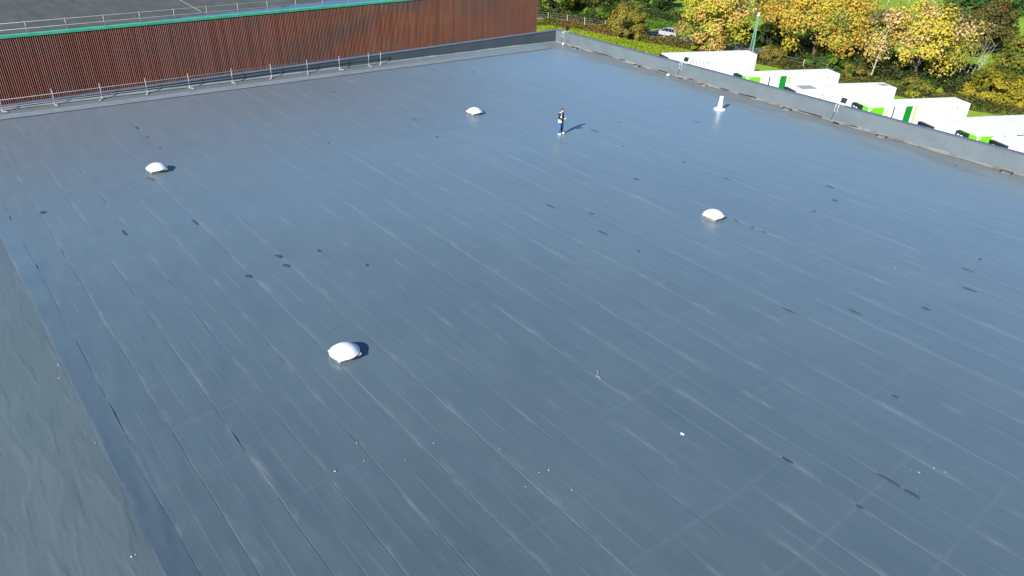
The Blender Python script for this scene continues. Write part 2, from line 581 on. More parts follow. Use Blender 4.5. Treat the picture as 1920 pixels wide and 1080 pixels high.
def wrinkle(X, Y):
    p = np.stack([X.ravel() * 1.05, Y.ravel() * 0.24, np.zeros(X.size)], -1)
    q = np.stack([X.ravel() * 2.4, Y.ravel() * 0.5, np.ones(X.size)], -1)
    w = (vnoise(p, 3) - 0.5) * 0.030 + (vnoise(q, 5) - 0.5) * 0.013
    ridge_n = np.abs(vnoise(np.stack([X.ravel() * 1.3 + vnoise(p * 0.8, 8) * 1.6, Y.ravel() * 0.16, 2 + 0 * X.ravel()], -1), 9) - 0.5)
    w = w + np.clip(0.09 - ridge_n, 0, 1) * 0.27
    amp = np.where(X.ravel() < 1.3, 1.9, np.clip(1.75 - X.ravel() / 9.5, 0.25, 1.6))
    far = np.clip(1.1 - Y.ravel() / 70.0, 0.35, 1)
    return (w * amp * far).reshape(X.shape)


def strip(x0, x1, mat, nx=9, dy=0.45, lap=0.07, lip=0.007):
    ny = int((YB - Y0) / dy)
    us = np.linspace(0, 1, nx)
    xs = x0 + (x1 + lap - x0) * us
    ys = np.linspace(Y0, YB, ny)
    X, Y = np.meshgrid(xs, ys)
    rw = (vnoise(np.stack([0 * Y.ravel(), Y.ravel() * .7, 0 * Y.ravel()], -1), 77).reshape(Y.shape) - .5) * .16 + (vnoise(np.stack([0 * Y.ravel(), Y.ravel() * 2.3, 0 * Y.ravel()], -1), 78).reshape(Y.shape) - .5) * .07
    rw = rw * np.clip((4 - X) / 2, 0, 1)
    Z = roof_z(X - rw) + wrinkle(X, Y) + lip * us[None, :]
    # the lapped edge is welded by hand and wanders a little
    wob = (vnoise(np.stack([np.full(ny, x0 * 7.7), ys * 0.9, np.zeros(ny)], -1), 4) - 0.5) * 0.03
    X[:, -1:] += wob[:, None]
    Uu = np.broadcast_to(us[None, :], X.shape)
    Vv = Y
    me = grid_mesh('membrane_sheet', X, Y, Z, mat, uv=(Uu, Vv))
    return put('membrane_sheet', me, WH)


for a, b in zip(seams[:-1], seams[1:]):
    strip(a, b, M_ROOF, dy=0.45 if a < 16 else 0.8, nx=9 if a < 16 else 6)
strip(1.35, 2.0, M_ROOF, nx=8)
xl = 1.35
for k in range(4):
    strip(xl - 3.9, xl, M_ROOF_L, nx=16, lap=0.0, lip=0.0)
    xl -= 3.9

# walkway strip of newer membrane in front of the back parapet
nx = 60
xs = np.linspace(-13, 51.6, nx)
X, Y = np.meshgrid(xs, np.linspace(55.45, 56.5, 4))
X[:2] -= 0.25
me = grid_mesh('walkway_strip', X, Y, roof_z(X) + 0.045, M_WALK)
put('walkway_strip', me, WH)

# parapets: panels with open joints, copings in lengths, fillet at the foot
BACK_TOP = 0.14


def side_top(y):
    return 0.155 + 0.0028 * max(0.0, 58 - y)


x = XR
k = 0
while x > -13.5:
    x2 = x - 3.05
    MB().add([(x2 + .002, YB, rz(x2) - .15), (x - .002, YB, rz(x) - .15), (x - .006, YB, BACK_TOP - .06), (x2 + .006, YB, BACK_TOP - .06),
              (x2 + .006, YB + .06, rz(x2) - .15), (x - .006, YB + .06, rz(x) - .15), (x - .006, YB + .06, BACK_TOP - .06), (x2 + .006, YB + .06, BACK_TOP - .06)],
             [(0, 1, 2, 3), (5, 4, 7, 6), (0, 3, 7, 4), (1, 5, 6, 2), (3, 2, 6, 7), (0, 4, 5, 1)]).obj('parapet_panel', M_PARDIM, WH)
    MB().box(x2 + .004, x - .004, YB - .035, YB + .42, BACK_TOP - .055, BACK_TOP).obj('coping', M_COPE, WH, bevel=0.008)
    x = x2
y = YB
while y > Y0:
    y2 = y - 3.05
    z1, z2 = side_top(y) - .06, side_top(y2) - .06
    ya, yb = y - .003, y2 + .003
    zb = rz(XR) - .15
    MB().add([(XR, ya, zb), (XR, yb, zb), (XR, yb, z2), (XR, ya, z1), (XR + .06, ya, zb), (XR + .06, yb, zb), (XR + .06, yb, z2), (XR + .06, ya, z1)],
             [(0, 3, 2, 1), (4, 5, 6, 7), (0, 4, 7, 3), (1, 2, 6, 5), (3, 7, 6, 2), (0, 1, 5, 4)]).obj('parapet_panel', M_CLAD, WH)
    c0, c1 = XR - .03, XR + .44
    MB().add([(c0, ya, z1), (c0, yb, z2), (c1, yb, z2), (c1, ya, z1), (c0, ya, z1 + .055), (c0, yb, z2 + .055), (c1, yb, z2 + .065), (c1, ya, z1 + .065)],
             [(0, 1, 2, 3), (4, 7, 6, 5), (0, 4, 5, 1), (1, 5, 6, 2), (2, 6, 7, 3), (3, 7, 4, 0)]).obj('coping', M_COPE, WH, bevel=0.008)
    y = y2
# corner piece of the coping
MB().box(XR - .02, XR + .45, YB + .003, YB + .43, BACK_TOP - .05, BACK_TOP + .022).obj('coping', M_COPE, WH)
# outer walls below the parapets
MB().box(XR + .065, XR + .40, Y0, YB + .36, GROUND, -0.02).box(-16, XR + .06, YB + .065, YB + .36, GROUND, BACK_TOP - .07).obj('outer_wall', M_CLAD, WH)

# dirty fillet of flashing along the foot of the right parapet, lifting in places
ys = np.linspace(Y0, YB - .05, 420)
nz = vnoise(np.stack([ys * 0.55, 0 * ys, 0 * ys], -1), 21)
nz2 = vnoise(np.stack([ys * 2.3, 0 * ys, 0 * ys + 3], -1), 22)
wd = 0.09 + 0.20 * nz + 0.07 * nz2
up = 0.05 + 0.12 * nz
rows = []
for t_ in (0, 0.35, 0.7, 1.0):
    rows.append((XR - .004 - wd * (1 - t_), rz(XR) + 0.034 + up * t_ ** 1.7))
X = np.stack([r[0] for r in rows], 0)
Z = np.stack([r[1] for r in rows], 0)
Yg = np.broadcast_to(ys[None, :], X.shape).copy()
put('flashing_fillet', grid_mesh('flashing_fillet', X, Yg, Z, M_SILT), WH)
# dark open gaps under lifted flashing
gaps = [(52.3, 49.6), (48.6, 47.8), (44.6, 42.4), (40.8, 38.9), (36.8, 35.9), (34.9, 31.9), (29.3, 27.2), (25.1, 23.2)]
for a, b in gaps:
    gm = MB()
    n = 8
    vs = []
    for j in range(n + 1):
        yy = a + (b - a) * j / n
        s = math.sin(math.pi * j / n)
        q = 0.5 + 0.5 * math.sin(yy * 3.1 + a)
        vs += [(XR - .10 - .04 * q, yy, rz(XR) + .10 + .03 * q), (XR - .05 - .02 * q, yy, rz(XR) + .115 + (.02 + .03 * q) * s)]
        vs += [(XR - .01, yy, rz(XR) + .135 + (.02 + .04 * q) * s)]
    fs = []
    for j in range(n):
        o = 3 * j
        fs += [(o, o + 3, o + 4, o + 1), (o + 1, o + 4, o + 5, o + 2)]
    gm.add(vs, fs).obj('flashing_gap', M_GAP, WH)
# outlets: dark hoppers in the foot of the parapet
for (ox, oy) in ((53.55, 54.4), (53.6, 46.1), (53.65, 38.3), (53.6, 30.1), (53.62, 22.3), (53.6, 13.9)):
    z = rz(XR) + .05
    ob = MB()
    ob.box(ox - .05, ox + .30, oy + .30, oy + .38, z, z + .06).box(ox + .24, ox + .34, oy - .36, oy + .30, z, z + .06)
    ob.box(ox - .02, ox + .24, oy - .36, oy - .31, z, z + .04)
    o = ob.obj('roof_outlet', M_BLACK, WH)
    MB().box(ox - .16, ox + .2, oy - .30, oy + .22, z - .05, z + .035).obj('outlet_tray', M_SILT, o)
# edge bead where the back parapet meets the roof
xs = np.linspace(-13, XR - .2, 160)
w = 0.05 + 0.07 * vnoise(np.stack([xs * 0.6, 0 * xs, 0 * xs], -1), 31)
X = np.stack([xs, xs, xs], 0)
Yg = np.stack([YB - .004 - w * 2, YB - .004 - w, YB - .004 + 0 * w], 0)
Z = np.stack([roof_z(xs) + .028, roof_z(xs) + .034 + w * .3, roof_z(xs) + .05 + w], 0)
put('flashing_fillet', grid_mesh('flashing_fillet', X, Yg, Z, M_WALK), WH)

# damp lens-shaped patches along the laps and bird droppings
damp = [(10.7, 49.8), (10.7, 47.7), (10.7, 45.3), (10.6, 43.0), (3.4, 39.0), (8.9, 34.0), (5.9, 34.6), (10.6, 34.6), (8.8, 40.9), (8.9, 40.6), (10.7, 28.6),
        (10.7, 28.1), (10.6, 27.6), (12.4, 28.1), (13.5, 25.7), (10.6, 21.1), (26.0, 24.2), (24.8, 22.2), (24.8, 19.8), (26.0, 19.8), (31.9, 19.3), (31.9, 18.3),
        (31.9, 17.6), (41.4, 22.4), (41.0, 19.1), (39.2, 17.8), (36.7, 17.6), (36.6, 11.6), (38.5, 9.6), (36.7, 9.5), (34.7, 8.6), (34.2, 8.8), (52.0, 16.4),
        (26.0, 12.4), (28.3, 10.7), (25.6, 8.8), (23.9, 6.8), (19.6, 4.9), (19.6, 4.2), (19.5, 2.3), (31.2, 9.0), (17.8, 7.3), (17.8, 4.9), (8.8, 30.5),
        (8.9, 27.6), (26.1, 38.7), (19.6, 41.2), (26.2, 29.6), (24.8, 26.1), (35.5, 30.8), (31.8, 26.3), (41.2, 41.3), (39.2, 34.7), (36.2, 34.2), (36.6, 26.6),
        (33.8, 26.1), (36.6, 23.3), (44.4, 26.5), (44.4, 31.8), (20.2, 49.8), (38.6, 51.5), (25.3, 51.4), (26.9, 42.7)]


def patch(name, x, y, lx, ly, mat, n=14, lift=0.03, seed=0, z=None):
    r = random.Random(seed)
    ph = r.random() * 6
    vs = [(x, y, 0)]
    for j in range(n):
        t = 2 * math.pi * j / n
        k = 1 + 0.22 * math.sin(2 * t + ph) + 0.12 * math.sin(3 * t + ph * 2)
        vs.append((x + lx * math.cos(t) * k, y + ly * math.sin(t) * k, 0))
    vs = [(a, b, (rz(a) + lift) if z is None else z) for a, b, _ in vs]
    return MB().add(vs, [(0, 1 + j, 1 + (j + 1) % n) for j in range(n)]).obj(name, mat, WH)


for i, (x, y) in enumerate(damp):
    r = random.Random(i)
    if i % 4 == 3: continue
    ly = r.choice([0.12, 0.16, 0.2, 0.28, 0.42])
    if x > 22: lx_k = 0.7
    lx = 0.045 + 0.035 * r.random()
    ly *= .75
    if i in (10, 12, 4, 44): lx, ly = 0.10, 0.17
    patch('damp_patch', x, y, lx, ly, M_DAMP, seed=i, lift=0.034)
drops = [(12.3, 30.9), (14.5, 25.9), (17.1, 24.5), (15.9, 24.0), (11.2, 11.5), (11.5, 11.4), (11.5, 10.4), (10.5, 11.3), (7.5, 15.8), (7.3, 15.0), (8.3, 14.3), (9.4, 14.4),
         (10.9, 13.0), (6.4, 15.1), (33.8, 11.6), (33.5, 11.0), (34.0, 10.9), (34.7, 10.1), (34.7, 9.7), (32.8, 10.1), (35.0, 9.4), (1.25, 25.0), (1.1, 24.2), (1.25, 20.2),
         (1.0, 15.3), (0.9, 15.3), (9.1, 33.7), (9.8, 36.6), (27.1, 20.7), (24.4, 18.4), (33.6, 17.0), (36.5, 25.7), (26.2, 10.6), (20.6, 4.7), (20.7, 4.5), (21.3, 4.3),
         (21.4, 4.0), (19.9, 4.2)]
for i, (x, y) in enumerate(drops):
    r = random.Random(i + 90)
    s = 0.010 + 0.014 * r.random()
    patch('bird_dropping', x, y, s, s * (1 + r.random()), M_DROP, n=7, seed=i + 50, lift=0.036)

# ================================================================== the brown slatted building beyond
YW = 75.8
BB = thing('clad_building', 'long building clad in narrow rust brown vertical slats under green fascia', 'building', (0, 0, 0))
XW0, XW1, ZT = -14.0, 67.2, 0.86
pitch = 0.165
slm = MB()
n = int((XW1 - XW0) / pitch)
for k in range(n):
    x = XW0 + k * pitch
    # vee ribs: sloping left flank, flat crown, right flank
    p = [(x + .006, YW), (x + .012, YW - .095), (x + .070, YW - .098), (x + .078, YW)]
    vs = [(a, b, z) for z in (GROUND + .3, ZT - .02) for (a, b) in p]
    slm.add(vs, [(0, 1, 5, 4), (1, 2, 6, 5), (2, 3, 7, 6)])
o = slm.obj('cladding_slats', M_SLAT, BB)
o['kind'] = 'stuff'
MB().box(XW0, XW1, YW + .002, YW + .25, GROUND, ZT - .03).box(XW1 - .25, XW1, YW + .25, 140, GROUND, ZT - .03).obj('wall', M_SLATBACK, BB)
MB().box(XW1 - .10, XW1 + .03, YW - .09, YW + .001, GROUND + .2, ZT - .02).obj('corner_trim', M_SLAT, BB)
x = XW1 + .06
while x > XW0:
    x2 = x - 4.0
    fm = MB().box(x2 + .01, x - .01, YW - .14, YW - .10, ZT - .02, ZT + .20).box(x2 + .01, x - .01, YW - .10, YW + .30, ZT + .145, ZT + .195)
    fm.obj('fascia', M_FASCIA, BB)
    x = x2
X, Y = np.meshgrid(np.linspace(XW0, XW1, 70), np.linspace(YW + .30, 150, 50))
Z = 0.80 + np.clip(Y - 77.4, 0, 100) * 0.012 + (vnoise(np.stack([X.ravel() * .4, Y.ravel() * .3, 0 * X.ravel()], -1), 7).reshape(X.shape) - .5) * .02
put('felt_roof', grid_mesh('felt_roof', X, Y, Z, M_ROOF2), BB)
# rain water standing along the gutter, with a ragged inner edge
xs = np.linspace(9.0, 63.0, 340)
w = 0.35 + 3.6 * np.clip((xs - 14) / 22, 0, 1) * (0.62 + 0.38 * vnoise(np.stack([xs * .12, 0 * xs, 0 * xs], -1), 40)) \
    + 0.7 * (vnoise(np.stack([xs * .8, 0 * xs, 0 * xs], -1), 41) - .5) + 0.55 * (vnoise(np.stack([xs * 2.2, 0 * xs, 0 * xs], -1), 42) - .5)
w = np.clip(w, 0.05, 4.2)
X = np.stack([xs, xs], 0)
Yg = np.stack([np.full_like(xs, YW + .31), YW + .31 + w], 0)
put('rain_puddle', grid_mesh('rain_puddle', X, Yg, np.full_like(X, 0.835) + (Yg - YW - .3) * 0.004, M_WATER, smooth=False), BB)
MB().tube([(25.4, 79.3, .92), (25.55, 84, .97), (25.7, 88, 1.0), (26.4, 104, 1.2)], 0.022, 6).obj('lightning_tape', M_TAPE, BB)


# ================================================================== guard rails
def guard_rail(label, y, xs, z_of, top_h, mid_h, xa, xb, feet, ftdir=-1):
    t = thing('guard_rail', label, 'guard rail', (xs[0], y, z_of(xs[0])))
    ox, oy, oz = xs[0], y, z_of(xs[0])
    post = MB().tube([(0, 0, .0), (0, 0, top_h + .06)], 0.021, 6).tube([(0, 0, top_h - .04), (0, 0, top_h + .04)], 0.032, 6).tube([(0, 0, mid_h - .04), (0, 0, mid_h + .04)], 0.032, 6).mesh('post', M_GALV, True)
    foot = MB().box(-.075, .075, -.44, .08, 0, .04).box(-.035, .035, -.035, .035, .045, .2).mesh('base_plate', M_GALV, bevel=.01)
    for k, x in enumerate(xs):
        put('post', post, t, (x - ox, 0, z_of(x) - oz + .03))
        if feet:
            put('base_plate', foot, t, (x - ox, 0, z_of(x) - oz + .025), (0, 0, rad((-38, 12, 30, -25)[k % 4])))
    for nm, h in (('top_rail', top_h), ('mid_rail', mid_h)):
        MB().tube([(xa - ox, 0, z_of(xa) - oz + h), (xb - ox, 0, z_of(xb) - oz + h)], 0.024, 6).obj(nm, M_GALV, t, True)
    return t


own = [32.97, 31.8, 29.0, 26.1, 23.0, 19.85, 16.6, 13.6, 10.6, 7.65, 4.6, 1.6, -1.4, -4.4, -7.4]
guard_rail('galvanised guard rail on free standing feet in front of the low back parapet', 57.42, own, rz, 1.02, 0.52, -8.5, 33.0, True)
oth = [9.58 + 3.05 * k for k in range(-6, 18)]
guard_rail('galvanised guard rail along green fascia of the brown slatted building', 75.98, oth, lambda x: 0.98, 0.98, 0.46, -9.5, 62.0, False)

# ================================================================== rooflight domes
def dome_prof():
    pr = [(0.535, 0.165), (0.545, 0.18), (0.545, 0.20)]
    for k in range(1, 10):
        a = math.pi / 2 * k / 9.5
        q_ = 0.535 * math.cos(a)
        pr.append((q_, 0.20 + math.sqrt(0.715 ** 2 - q_ ** 2) - 0.476))
    return pr


dm = MB().lathe(dome_prof(), 40).mesh('dome', M_WHITE, True)
fr = MB().box(-.435, .435, -.435, .435, .115, .165).mesh('frame', M_WHITE, bevel=.008)
vs = [(-.44, -.44, -.04), (.44, -.44, -.04), (.44, .44, -.04), (-.44, .44, -.04), (-.40, -.40, .115), (.40, -.40, .115), (.40, .40, .115), (-.40, .40, .115)]
kb = MB().add(vs, [(0, 1, 5, 4), (1, 2, 6, 5), (2, 3, 7, 6), (3, 0, 4, 7), (4, 5, 6, 7)]).mesh('kerb', M_KERB)
DL = ['white domed rooflight nearest the camera, largest of the four in the foreground',
      'white domed rooflight on the left of the roof below the rail',
      'white domed rooflight left of the standing person',
      'white domed rooflight on the right below the white vent stack']
DP = [(9.43, 20.13), (9.5, 41.7), (31.32, 41.55), (31.15, 20.22)]
d0 = None
for (x, y), lab in zip(DP, DL):
    z = rz(x) + .03
    if d0 is None:
        d0 = thing('rooflight', lab, 'rooflight', (x, y, z), 0, 'domed rooflights on the membrane roof')
        put('kerb', kb, d0); put('frame', fr, d0); put('dome', dm, d0)
        MB().box(.28, .42, -.485, -.436, .12, .16).obj('hinge', M_GALV, d0)
    else:
        copy_thing(d0, (x, y, z), 0, lab)

# white vent stack
vt = thing('vent_stack', 'white tapered vent stack on a round base plate near right parapet', 'vent', (48.7, 32.9, rz(48.7) + .02))
MB().lathe([(.46, 0), (.46, .05), (.40, .09), (.22, .11)], 24).obj('base_flange', M_WHITE, vt, True)
MB().lathe([(.21, .10), (.19, .3), (.135, .86), (.125, .90)], 20).obj('stack', M_WHITE, vt, True)
cp = MB().lathe([(.10, .90), (.10, .95)], 16).lathe([(.17, .95), (.175, .98), (.15, 1.03), (.05, 1.06)], 20).obj('cap', M_WHITE, vt, True)

# floodlights hooked over the right parapet
fl0 = None
for (y, lab) in ((56.4, 'black floodlight on the parapet right beside the far roof corner'), (41.05, 'black floodlight on the parapet in front of the first white trailer'),
                 (26.05, 'black floodlight on the parapet in front of the third white trailer')):
    zt = side_top(y)
    if fl0 is None:
        fl0 = thing('floodlight', lab, 'floodlight', (XR + .2, y, zt), 0, 'floodlights along the right parapet')
        T = Matrix.Translation((.14, 0, .34)) @ Matrix.Rotation(rad(28), 4, 'Y')
        hb = MB().box(-.07, .05, -.20, .20, -.19, .19, 0, T).obj('lamp_housing', M_BLACK, fl0, bevel=.012)
        MB().box(.052, .058, -.17, .17, -.15, .15, 0, T).obj('lens', M_LAMPGLASS, hb)
        fins = MB()
        for k in range(7):
            yy = -.16 + k * .053
            fins.box(-.10, -.072, yy - .008, yy + .008, -.16, .16, 0, T)
        fins.obj('cooling_fins', M_BLACK, hb)
        MB().tube([(.06, -.21, .03), (.12, -.22, .30)], .014, 6).tube([(.06, .21, .03), (.12, .22, .30)], .014, 6).box(-.03, .12, -.24, .24, .012, .035).obj('bracket', M_GALV, fl0)
        for s in (.10, .32):
            MB().tube([(.0, s, .03), (-.255, s, .035), (-.262, s, -.10), (-.262, s, -.52)], .017, 6).obj('hanger_strap', M_WHITE, fl0)
        MB().tube([(-.262, .30, -.50), (-.262, .36, -.9), (-.30, .45, -1.22), (-.42, .40, -1.30), (-.45, .1, -1.30)], .013, 5).obj('cable', M_BLACK, fl0)
        MB().box(-.52, -.38, -.35, .12, -1.31, -1.20).obj('junction_box', M_BLACK, fl0, bevel=.015)
    else:
        o = copy_thing(fl0, (XR + .2, y, zt), 0, lab)

# little things on the roof
def lone(mb, name, mat, label, cat, smooth=False, group=None):
    return tag(mb.obj(name, mat, None, smooth), label, cat, group)


cm = MB()
cm.tube([(54.0 - .25 + .42 * math.cos(t) * .3, 55.75 + .30 * math.cos(t), rz(53.6) + .32 + .30 * math.sin(t)) for t in np.linspace(0, 2 * math.pi, 20)], .014, 5)
lone(cm, 'cable_loop', M_BLACK, 'loop of black cable leaning on right parapet near the far corner', 'cable')
lone(MB().lathe([(.05, 0), (.12, .05), (.13, .12), (.09, .2), (.02, .23)], 14, 0, (53.5, 56.05, rz(53.5) + .05)), 'end_cap', M_WHITE,
     'small white cap on the roof beside the cable loop', 'cap', True)
lone(MB().lathe([(.12, 0), (.16, .06), (.13, .13), (.03, .17)], 14, 0, (53.45, 42.1, rz(53.5) + .05)), 'pipe_cap', M_WHITE,
     'small white cap at the parapet foot left of the second floodlight', 'cap', True)
sp_ = MB()
sp_.add([(16.07, 9.98, rz(16.1) + .035), (16.12, 10.0, rz(16.1) + .055), (16.09, 10.11, rz(16.1) + .06), (16.03, 10.08, rz(16.1) + .038)], [(0, 1, 2, 3)])
sp_.add([(16.07, 9.98, rz(16.1) + .030), (16.12, 10.0, rz(16.1) + .050), (16.09, 10.11, rz(16.1) + .055), (16.03, 10.08, rz(16.1) + .033)], [(3, 2, 1, 0)])
lone(sp_, 'paper_scrap', M_WHITE, 'small white scrap lying on the bare foreground roof', 'litter')
lone(MB().tube([(15.98, 13.66, rz(16) + .04), (16.06, 13.78, rz(16) + .05), (16.02, 13.9, rz(16) + .045), (16.2, 13.98, rz(16) + .05), (16.3, 14.12, rz(16) + .04)], .006, 5), 'twig',
     simple('pale_twig', (.55, .55, .55), .8), 'thin pale crooked twig lying on the roof right of the nearest rooflight', 'twig')

# ================================================================== trailers in the yard
TL, TW, TH, TF = 13.4, 2.55, 4.08, 1.22      # length, width, height, floor
body_me = MB().box(0, TL, 0, TW, TF, TH - .02).mesh('body', M_TRAILER, bevel=.03)
roof_me = MB().box(.04, TL - .04, .04, TW - .04, TH - .021, TH).mesh('roof_skin', M_TROOF, bevel=.008)
chs = MB().box(.4, TL - .1, .75, .95, TF - .32, TF - .003).box(.4, TL - .1, 1.6, 1.8, TF - .32, TF - .003)
for k in range(8):
    chs.box(.8 + k * 1.7, .9 + k * 1.7, .05, TW - .05, TF - .14, TF - .004)
chassis_me = chs.mesh('chassis', M_STEELDK)
tyre_me = MB().lathe([(.30, -.14), (.50, -.14), (.52, -.10), (.52, .10), (.50, .14), (.30, .14)], 20, 0, (0, 0, 0), Matrix.Rotation(rad(90), 4, 'X')).mesh('tyre', M_TYRE, True)
rim_me = MB().lathe([(.06, -.15), (.28, -.12), (.30, -.05), (.30, .10)], 16, 0, (0, 0, 0), Matrix.Rotation(rad(90), 4, 'X')).mesh('rim', M_RIM, True)
leg_me = MB().box(-.07, .07, -.07, .07, .06, TF - .02).box(-.16, .16, -.14, .14, 0, .06).mesh('landing_leg', M_STEELDK)
door_me = MB().box(TL, TL + .035, .04, TW / 2 - .012, TF + .03, TH - .08).mesh('rear_door', M_TRAILER, bevel=.008)
door2_me = MB().box(TL, TL + .035, TW / 2 + .012, TW - .04, TF + .03, TH - .08).mesh('rear_door', M_TRAILER, bevel=.008)
bar_me = MB()
for yy in (.45, .95, 1.6, 2.1):
    bar_me.tube([(TL + .06, yy, TF), (TL + .06, yy, TH - .1)], .018, 5)
bar_me = bar_me.mesh('lock_bars', M_GALV)
gu_me = MB().box(1.9, 9.2, -.001, .03, .45, TF - .06).mesh('side_guard', M_STEELDK)


def fridge(w0, w1):
    f = MB().box(-.50, -.004, w0, w1, TH - 2.05, TH - .12)
    me = f.mesh('fridge_unit', M_BLACK, bevel=.03)
    v = MB()
    for a in (w0 + .30, w0 + (w1 - w0) * .55):
        v.box(-.512, -.495, a, a + .30, TH - .50, TH - .40)
    vm = v.mesh('fridge_vents', M_WHITE)
    return me, vm


fr_w = fridge(.28, 2.27)
fr_g = fridge(1.02, 2.40)


def flat(name, mat, quads, t=.004, skew=0.0):
    """printed panels on the near side, proud by t; quads = (s0, s1, below0, below1)"""
    m = MB()
    for (a, b, u0, u1) in quads:
        z1, z0 = TH - u0, TH - u1
        m.add([(a - skew * (u1 - u0), -t, z0), (b - skew * (u1 - u0), -t, z0), (b, -t, z1), (a, -t, z1),
               (a - skew * (u1 - u0), -.0005, z0), (b - skew * (u1 - u0), -.0005, z0), (b, -.0005, z1), (a, -.0005, z1)],
              [(0, 1, 2, 3), (0, 4, 5, 1), (1, 5, 6, 2), (2, 6, 7, 3), (3, 7, 4, 0)])
    return m.mesh(name, mat)


stripes = []
for k in range(21):
    s = 7.75 + k * .30
    if s > 13.25: break
    stripes.append((s, s + .085, .74, 2.05))
stripe_me = flat('diagonal_stripes', M_STRIPE, stripes, skew=.82)
green_me = flat('green_panel', M_GREEN, [(.03, 1.98, .10, 2.7)])
gface = MB().box(-.006, -.001, .03, TW - .03, TF + .02, TH - .05).mesh('green_front', M_GREEN)
rimg = flat('green_rim', M_LTGREEN, [(.03, 1.98, .04, .098)])
beige_me = flat('beige_stripe', M_BEIGE, [(2.26, 2.72, .18, 2.6)])
navy_me = flat('navy_stripe', M_NAVY, [(3.19, 3.36, .05, 2.6)])
dg_me = flat('dark_green_panel', M_DKGREEN, [(4.78, 5.70, .05, 2.65)])
lg_me = flat('light_green_stripe', M_LTGREEN, [(6.02, 6.32, .05, 2.65)])
hook = MB()
hk = [(.02, 1.5), (.03, .62), (.10, .42), (.24, .30), (.42, .26)]
hook.tube([(a, -.012, TH - b) for a, b in hk], .05, 4)
hook_me = hook.mesh('white_hook_mark', M_WHITE)
mark_me = MB().box(11.62, 11.74, -.03, -.001, TH - .52, TH - .36).mesh('side_marker', M_BLACK)


def text_mesh(name, body, size, spacing, mat, shear=0.0):
    cu = bpy.data.curves.new(name, 'FONT')
    cu.body = body
    cu.size = size
    cu.space_character = spacing
    cu.shear = shear
    cu.extrude = .003
    o = bpy.data.objects.new(name, cu)
    COL.objects.link(o)
    bpy.context.view_layer.update()
    me = bpy.data.meshes.new_from_object(o.evaluated_get(bpy.context.evaluated_depsgraph_get()))
    bpy.data.objects.remove(o)
    me.name = name
    me.materials.clear()
    me.materials.append(mat)
    xs_ = [v.co.x for v in me.vertices]
    return me, max(xs_) - min(xs_)


def fit_text(name, body, size, spacing, mat, s0, s1, below):
    me, w = text_mesh(name, body, size, spacing, mat)
    k = (s1 - s0) / w
    me.transform(Matrix.Translation((s0, -.004, TH - below)) @ Matrix.Rotation(rad(90), 4, 'X') @ Matrix.Diagonal((k, 1.0, 1, 1)))
    return me


txt_a = fit_text('lettering', 'Waitrose', .95, 1.0, M_PRINT, 2.95, 6.30, 1.12)
txt_b = fit_text('lettering', 'WAITROSE', .62, 1.55, simple('pale_print', (.25, .25, .25), .5), 7.2, 11.1, 1.08)


def trailer(x, y, ang, kind, label, tl=None):
    t = thing('semi_trailer', label, 'trailer', (x, y, GROUND + .01), rad(ang), 'white trailers parked in the yard')
    put('body', body_me, t)
    put('roof_skin', roof_me, t)
    put('chassis', chassis_me, t)
    put('side_guard', gu_me, t)
    for me in (door_me, door2_me):
        put('rear_door', me, t)
    put('lock_bars', bar_me, t)
    for yy in (.5, TW - .5):
        put('landing_leg', leg_me, t, (2.6, yy, 0))
    for k in range(3):
        for yy in (.22, TW - .22):
            w = put('tyre', tyre_me, t, (9.9 + k * 1.25, yy, .52))
            put('rim', rim_me, w, (0, 0, 0), (0, 0, 0 if yy < 1 else math.pi))
    if kind == 'a':
        f = put('fridge_unit', fr_w[0], t)
        put('fridge_vents', fr_w[1], f)
        put('diagonal_stripes', stripe_me, t)
        put('lettering', txt_a, t)
    else:
        put('green_front', gface, t)
        f = put('fridge_unit', fr_g[0], t)
        put('fridge_vents', fr_g[1], f)
        for nm, me in (('green_panel', green_me), ('green_rim', rimg), ('beige_stripe', beige_me), ('navy_stripe', navy_me), ('dark_green_panel', dg_me),
                       ('light_green_stripe', lg_me), ('white_hook_mark', hook_me), ('side_marker', mark_me), ('lettering', txt_b)):
            put(nm, me, t)
    return t


trailer(81.0, 63.9, -23.5, 'a', 'white trailer with Waitrose lettering and pale diagonal stripes, farthest in the row under the mast')
trailer(81.4, 51.95, -25.3, 'b', 'white trailer with green panels and WAITROSE lettering, second farthest in the row')
trailer(81.3, 44.75, -27.0, 'a', 'white trailer with Waitrose lettering in the middle, grey patch on its roof beside the front')
tr3 = [o for o in COL.objects if o.get('label', '').startswith('white trailer with Waitrose lettering in the middle')][0]
MB().box(.9, 2.9, .5, 2.0, TH + .0005, TH + .006).obj('roof_patch', simple('grey_patch', (.30, .30, .27), .7), tr3)
MB().box(12.0, 13.1, .9, 1.9, TH + .0005, TH + .006).obj('roof_patch', simple('brown_stain', (.36, .31, .25), .8), tr3)
trailer(82.2, 36.35, -26.2, 'b', 'white trailer with green panels and full WAITROSE lettering before the yellow willow bush')
trailer(81.7, 28.7, -26.2, 'a', 'plain white trailer whose lettering is nearly hidden by the green fronted one before it')
trailer(82.1, 24.85, -26.0, 'b', 'white trailer with bright green front nearest the right edge of the picture')
trailer(81.9, 21.6, -26.0, 'a', 'white trailer just showing its black fridge unit at the right edge above parapet')

